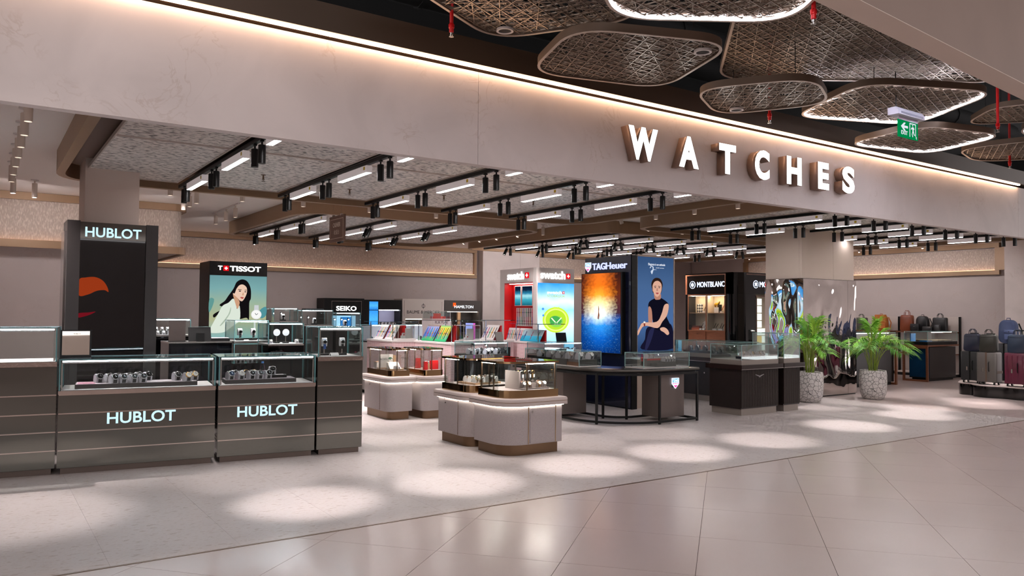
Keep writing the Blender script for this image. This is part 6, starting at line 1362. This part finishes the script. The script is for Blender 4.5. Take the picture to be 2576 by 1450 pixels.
sb = thing('display_board', 'upright dark wood board on the black counter', 'display board', (2.03, 10.68, 1.1405)); bx('board', DTRAY, sb, 0, .20, 0, .02, .01, .275); bx('foot', BLACK, sb, 0, .20, -.02, .05, 0, .0095)
tb = thing('tablet', 'black tablet leaning on its stand on the black counter', 'tablet', (2.27, 10.68, 1.1405)); mm = MB(); mm.T = Matrix.Rotation(math.radians(-14), 4, 'X'); mm.box(0, .28, 0, .012, .004, .19); mm.build('panel', BLACK, tb, smooth=False); bx('stand', BLACK, tb, .09, .19, -.02, -.008, 0, .11); bx('edge_light', GEDGE, tb, .0, .28, .032, .036, .19, .193)
bk = thing('document_case', 'flat black document case on the black counter', 'document case', (2.5, 10.78, 1.1405), -.1); bx('cover', BLACK, bk, .06, .30, -.05, .2, 0, .035); bx('pad', CUSH['grey'], bk, .07, .29, -.04, .19, .0355, .043)
base_case('counter', 'tall glass case with two watch stands, left of the pair', 2.87, 3.33, 10.78, 11.25, 1.13, 1.41, lower=True)
for k, x in enumerate((2.98, 3.16)): stand_watch('watch on a tall stand in the left tall case, %s' % ('left' if k == 0 else 'right'), (x, 10.92, 1.1375), 0, 'black', .10)
for k in range(5): watch('wristwatch in the lower glass of the left tall case', 'watches in the lower left tall case', (2.94+k*.08, 10.85+.08*(k % 2), .8315), 0, 'grey', 'steel', 'steel', 'black', s=1.3)
base_case('counter', 'tall glass case with round stands, right of the pair', 3.06, 3.52, 9.9, 10.35, 1.12, 1.385)
for k, x in enumerate((3.21, 3.33)):
    s_ = thing('watch_stand', 'round white stand with a strap in the right tall case, %s' % ('left' if k == 0 else 'right'), 'watch', (x, 10.05, 1.1265)); bx('foot', BLACK, s_, -.035, .035, -.03, .03, 0, .015); bx('post', STEEL, s_, -.004, .004, -.004, .004, .0155, .10); q = MB(); q.T = Matrix.Translation((0, .012, .14)) @ Matrix.Rotation(PI/2, 4, 'X'); q.lathe([(.045, 0), (.045, .024), (.0, .025)], 20); q.build('disc', CUSH['white'], s_); q = MB(); q.T = Matrix.Translation((0, .008, .14)) @ Matrix.Rotation(PI/2, 4, 'X'); q.lathe([(.0455, .002), (.0485, .002), (.0485, .016), (.0455, .016)], 20); q.build('strap', BLACK, s_)
for k in range(2): watch('small wristwatch at the foot of the right tall case, %s' % ('left' if k == 0 else 'right'), 'watches in the right tall case', ((3.12, 3.46)[k], 10.0, 1.1265), 0, 'white', 'steel', 'steel', 'white', s=.9)
dk = thing('service_desk', 'low black service desk behind the tall end counter', 'desk', (2.92, 9.15, 0)); bx('body', BLACK, dk, 0, .62, .22, .62, 0, .96); bx('desk_top', SLABD, dk, -.02, .66, .2, .64, .9605, .985)
cv = thing('cleaning_cloth', 'crumpled black and white cloth on the service desk', 'cloth', (3.28, 9.58, .9855)); q = MB()
n0 = 10; ix = [[q.pt((i/n0*.22-.11, j/n0*.14-.07, .012+abs(noise.noise(Vector((i*.45, j*.45, 2))))*.09*math.sin(i/n0*PI)*math.sin(j/n0*PI))) for i in range(n0+1)] for j in range(n0+1)]
for j in range(n0):
    for i in range(n0): q.face((ix[j][i], ix[j][i+1], ix[j+1][i+1], ix[j+1][i]))
q.build('upper_fold', CUSH['white'], cv, ang=180); bx('lower_fold', BLACK, cv, -.12, .10, -.08, .07, 0, .011)
rd = thing('lipstick', 'small pink red tube on a white pad', 'tube', (3.40, 9.44, .9855)); bx('pad', CUSH['white'], rd, -.06, .06, -.04, .04, 0, .006); MB().lathe([(.012, .0065), (.012, .03), (.009, .031), (.009, .05), (.0, .053)], 14).build('tube', mat('pink_tube', 'c03a5a', .4), rd)
# far small cases
for lab, x0, x1, y0, zb, zt, kk in (('small far case right of the teal poster', 4.42, 4.86, 14.0, 1.36, 1.59, 0), ('wide far case with a black lid box', 4.90, 5.50, 13.9, 1.29, 1.56, 1), ('far case with slim bent lights', 5.56, 6.05, 13.9, 1.25, 1.515, 2)):
    base_case('counter', lab, x0, x1, y0, y0+.45, zb, zt, BLACK, DGREY, .005, 'small far cases'); stand_watch('watch on a stand in the %s' % lab, ((x0+x1)/2, y0+.18, zb+.0065), 0, 'black', .06)
    for q_ in range(3 if kk == 2 else 2): gooseneck('slim bent light %s in the %s' % (ORD[q_], lab), x0+.08+q_*.14, y0+.33, zb+.0065, -PI/2, .14)
lb = thing('lid_box', 'flat black box lying on the wide far case', 'box', (5.0, 14.0, 1.5675)); bx('box', BLACK, lb, 0, .35, 0, .2, 0, .022); bx('rim', DGREY, lb, .01, .34, .01, .19, .0222, .026)
# white cases behind the pink counters
WBACK = mat('white_case_back', 'd9d6dc', .5)
for lab, x0, x1, y0 in (('white glass counter with lone watches, left of the sloped racks', 6.10, 6.75, 13.5), ('white glass counter behind the sloped racks', 6.85, 7.7, 13.6)):
    c_ = base_case('counter', lab, x0, x1, y0, y0+.5, .985, 1.29, WHITE, WBACK, .005, 'white glass counters'); bx('back_board', WBACK, c_, .01, x1-x0-.01, .47, .49, .995, 1.27)
    for k in range(5): watch('wristwatch in the white counter %s the racks' % ('behind' if x0 > 6.8 else 'left of'), 'watches in the ' + lab, (x0+.08+k*(x1-x0-.16)/4, y0+.2+.06*(k % 2), .9915), 0, 'white', 'black', 'steel', ('black', 'white')[k % 2], s=1.3)
# ================================================================ perforated pink white counters with sloped racks
def perf():
    m, nt, b = newmat('perforated_pink'); L = nt.links; tc = nd(nt, 'ShaderNodeTexCoord'); mp = nd(nt, 'ShaderNodeMapping'); mp.inputs['Scale'].default_value = (46, 46, 70); v = nd(nt, 'ShaderNodeTexVoronoi'); v.inputs['Randomness'].default_value = 0; v.inputs['Scale'].default_value = 1
    L.new(tc.outputs['Object'], mp.inputs[0]); L.new(mp.outputs[0], v.inputs['Vector']); r = nd(nt, 'ShaderNodeValToRGB'); r.color_ramp.elements[0].position = .34; r.color_ramp.elements[0].color = C('a86a6c'); r.color_ramp.elements[1].position = .42; r.color_ramp.elements[1].color = C('ecdcdc'); L.new(v.outputs['Distance'], r.inputs[0]); L.new(r.outputs[0], b.inputs['Base Color']); b.inputs['Roughness'].default_value = .5
    return m
PERF = perf(); GLS2 = thin_glass('grey_glass_shelf', (.8, .82, .83, 1), 1.0)
def pink(label, x0, x1, y0, y1, zt=1.045, canopy=1.42):
    t = thing('perforated_counter', label, 'counter', (x0, y0, 0), 0, 'perforated pink white counters'); w, d = x1-x0, y1-y0
    bx('plinth', TRAYG, t, .02, w-.02, .02, d-.02, 0, .06); bx('body', PERF, t, 0, w, 0, d, .0605, zt-.03); bx('top', WHITE, t, -.01, w+.01, -.01, d+.01, zt-.0295, zt)
    if canopy:
        for x, y in ((.04, .06), (.04, d-.06), (w-.04, d-.06)): bx('post', STEEL, t, x-.006, x+.006, y-.006, y+.006, zt, canopy)
        bx('glass_canopy', GLS2, t, -.05, w+.0, -.05, d+.05, canopy+.0003, canopy+.012)
    return t
pink('perforated pink counter with white sloped racks, left', 5.97, 6.45, 12.35, 13.4, canopy=1.36); pink('perforated pink counter with colourful sloped racks, middle', 6.36, 6.98, 10.98, 12.25, canopy=1.40); pink('perforated pink counter with a lilac panel, right', 7.42, 8.02, 11.6, 12.6, canopy=1.40)
pink('perforated pink counter in front of the blue screen', 8.1, 8.66, 10.95, 11.75, zt=1.03, canopy=1.34)
PRT = []
for nm, st in (('blue_green_print', [(0, '2a8a5a'), (.25, '4a9a6a'), (.3, '3a5aa0'), (.6, '5a7ac0'), (.85, '8a9ad0'), (1, '8a6a3a')]), ('yellow_green_print', [(0, '2a8a5a'), (.3, '4ab07a'), (.5, 'c0b83a'), (.8, 'd8c83a'), (1, '5aa87a')]), ('sea_print', [(0, '2a9ac0'), (.45, '4ab8d8'), (.5, 'bfe6f2'), (1, 'd8f0f6')])):
    m, nt, r, em, uv, sp = grad_mat(nm, st, .4); tcx = nd(nt, 'ShaderNodeTexCoord'); nt.links.new(tcx.outputs['Generated'], sp.inputs[0]); nt.links.new(sp.outputs['Z'], r.inputs[0]); em.inputs[1].default_value = 0; bs_ = nd(nt, 'ShaderNodeBsdfDiffuse'); nt.links.new(r.outputs[0], bs_.inputs[0]); nt.links.new(bs_.outputs[0], [n for n in nt.nodes if n.type == 'OUTPUT_MATERIAL'][0].inputs[0]); PRT.append(m)
z_ = 1.0455
slant_rack('left white sloped rack of straps on the left pink counter', 6.06, 13.12, z_, .34, 6, h=.30, grp='straps on the left counter rack a', wl='thin coloured watch on the left rack of the left pink counter'); slant_rack('right white sloped rack of straps on the left pink counter', 6.06, 12.70, z_, .34, 6, h=.30, grp='straps on the left counter rack b', wl='thin coloured watch on the right rack of the left pink counter')
slant_rack('blue and green printed sloped rack on the middle pink counter', 6.43, 11.95, z_, .42, 5, h=.31, board=PRT[0], grp='watches on the blue green rack', wl='watch on the blue and green printed rack'); slant_rack('yellow and green printed sloped rack on the middle pink counter', 6.43, 11.50, z_, .38, 6, h=.31, board=PRT[1], grp='watches on the yellow green rack', wl='watch on the yellow and green printed rack')
slant_rack('white sloped rack with blue straps on the right pink counter', 7.60, 11.85, z_, .40, 5, h=.31, grp='watches on the right counter rack', wl='blue strap watch on the right pink counter rack')
lp = thing('lilac_panel', 'glowing lilac panel on the right pink counter', 'display panel', (7.58, 12.42, z_), RN); bx('panel', glow('lilac_glow', '9aa4e8', .7), lp, -.13, .13, 0, .02, 0, .30); bx('pink_stripes', glow('pink_glow', 'd060b8', .7), lp, .135, .18, 0, .02, 0, .30)
slant_rack('sea print sloped rack with red sides under the blue screen', 8.19, 11.35, 1.0305, .60, 3, h=.24, board=PRT[2], grp='watches on the sea print rack', wl='bright watch on the sea print rack')
def acrylic(label, x0, x1, y0, y1, z, h):
    t = thing('acrylic_box', label, 'glass case', (x0, y0, z), 0, 'clear boxes on the pink counters'); w, d = x1-x0, y1-y0; bx('base', WHITE, t, -.02, w+.02, -.02, d+.02, 0, .03); glass_box(t, 0, w, 0, d, .0305, h, WHITE, e=.003); bx('backlit_card', WHITE, t, w*.55, w*.95, d-.06, d-.03, .031, h*.8); bx('block', CUSH['white'], t, w*.25, w*.5, d*.3, d*.6, .031, .08)
    watch('watch standing in the %s' % label, 'watches in the clear boxes', (x0+w*.38, y0+d*.42, z+.0805), 0, 'white', 'red', 'steel', 'white', s=.85)
acrylic('clear box with a yellow strap on the left pink counter', 6.10, 6.42, 12.38, 12.50, z_, .26); acrylic('clear box on the front end of the middle pink counter', 6.62, 6.94, 11.02, 11.26, z_, .28)
rp = thing('red_panel', 'red upright panel behind the colourful racks', 'display panel', (6.70, 11.55, z_), RN); bx('panel', RL, rp, -.20, .20, 0, .02, 0, .27); rp2 = thing('red_panel', 'red upright panel behind the white sloped racks', 'display panel', (6.33, 12.75, z_), RN); bx('panel', RL, rp2, -.18, .18, 0, .02, 0, .26)
fk = thing('kids_display', 'white block with orange boxes under a clear cover', 'display block', (6.93, 12.66, 0)); bx('pedestal', WHITE, fk, 0, .38, 0, .38, 0, 1.27); bx('block', WHITE, fk, -.01, .39, -.01, .39, 1.2705, 1.42); text('lettering', 'FLIK FLAK', mat('grey_print', '6a5a5a', .5), fk, (.05, -.0105, 1.33), height=.05, width=.28, bold=.02, depth=.001)
ORN = mat('orange_paint', 'e0421a', .5); glass_box(fk, 0, .38, 0, .38, 1.4205, 1.56, WHITE, e=.003); bx('orange_box', ORN, fk, .14, .26, .15, .22, 1.421, 1.52); bx('orange_box', ORN, fk, .06, .13, .12, .2, 1.421, 1.465); bx('orange_box', ORN, fk, .28, .35, .12, .2, 1.421, 1.465)
# dark glass counters between the pink counters and the curved table
c_ = base_case('counter', 'low dark glass counter left of the curved table', 6.35, 6.98, 10.25, 10.85, .88, 1.07, LACQ, DGREY, .005, 'dark glass counters behind the kiosks'); 
for k in range(6): watch('wristwatch in the low dark counter left of the curved table', 'watches in the low dark counter', (6.45+(k % 3)*.2, 10.36+(k//3)*.2, .8865), 0, 'grey', 'black', 'steel', ('black', 'white')[k % 2], s=1.6)
gooseneck('bright light in the low dark counter left of the curved table', 6.72, 10.55, .8865, -PI/2, .14); gooseneck('thin black lamp at the left of the low dark counter', 6.40, 10.42, .8865, .2, .15)
td = thing('display_board', 'slanted grey board standing left of the red niche', 'display board', (7.02, 10.55, 0)); bx('post_base', BLACK, td, -.02, .2, -.02, .2, 0, .98); mm = MB(); mm.T = Matrix.Translation((0, .06, .981)) @ Matrix.Rotation(math.radians(-18), 4, 'X'); mm.box(.0, .14, 0, .014, .0, .26); mm.build('panel', mat('slate_board', '4a4644', .4), td, smooth=False)
c_ = base_case('counter', 'dark glass counter between the white tower and the navy tower', 7.75, 8.55, 10.3, 10.8, .85, 1.04, LACQ, DGREY, .005, 'dark glass counters behind the kiosks')
for k in range(8): watch('wristwatch in the dark counter beside the navy tower', 'watches in the counter beside the navy tower', (7.84+(k % 4)*.2, 10.4+(k//4)*.18, .8565), 0, 'black', 'steel', 'steel', 'black', s=1.6)
bp_ = thing('display_board', 'black slanted panel in front of the sea print rack', 'display board', (8.30, 10.68, 1.0475)); mm = MB(); mm.T = Matrix.Rotation(math.radians(-12), 4, 'X'); mm.box(0, .22, 0, .012, .002, .16); mm.build('panel', BLACK, bp_, smooth=False); bx('foot', BLACK, bp_, 0, .22, -.01, .05, 0, .0015)
# ================================================================ lamps outside the view that light the beam, and wall washers
def mall_lamp(label, x, y, z, target, p, an):
    t = thing('mall_spotlight', label, 'spotlight', (x, y, z), 0, 'black spotlights under the mall ceiling'); MB().lathe([(.05, 0), (.05, .16), (.03, .17)], 16).build('barrel', BLACKM, t); MB().tube([(0, 0, .165), (0, 0, 6.38-z)], .008, 6).build('rod', BLACKM, t)
    spot('mall_spot', (x, y, z-.02), target, p, an, .9)
mall_lamp('black spotlight aimed at the beam above the counters', .7, 3.7, 5.0, (.9, 5.25, 3.0), 22, .9)
for k, (y) in enumerate((9.6, 11.2, 12.8, 14.6)): downlight('white spotlight washing the right wall, %s from the front' % ORD[k], 18.3, y, tilt=-.5, grp='spotlights washing the right wall', h=.17, light=(20.3, y, 1.9, 36, 2.0))

for lab, x, y in (('first', 2.75, 9.2), ('second', 4.0, 9.6), ('third', 5.25, 9.3), ('fourth', 6.55, 9.0)):
    t = thing('ceiling_sprinkler', 'small bronze sprinkler head under the nearest raft, %s from the left' % lab, 'sprinkler', (x, y, 3.105), 0, 'small sprinkler heads'); MB().lathe([(.03, .049), (.03, .044), (.01, .04), (.01, .0), (.016, -.004), (.016, -.01), (0, -.012)][::-1], 12).build('head', BRONZE, t); MB().lathe([(.0, -.03), (.02, -.03), (.02, -.026), (.003, -.025), (.003, -.0125)], 12).build('deflector', BRONZE, t)
# ================================================================ give look-alikes a label of their own by their order in view
NTH = ['first', 'second', 'third', 'fourth', 'fifth', 'sixth', 'seventh', 'eighth', 'ninth', 'tenth', 'eleventh', 'twelfth', 'thirteenth', 'fourteenth', 'fifteenth', 'sixteenth', 'seventeenth', 'eighteenth']
bpy.context.view_layer.update()
same = {}
for o in list(S.objects):
    if o.parent is None and o.get('label') and o.get('category'): same.setdefault(o['label'], []).append(o)
for lab, obs in same.items():
    if len(obs) < 2 or len(obs) > 18: continue
    obs.sort(key=lambda o: to_px(o.matrix_world.translation)[0])
    for k, o in enumerate(obs): o['label'] = lab + ', %s from left' % NTH[k]
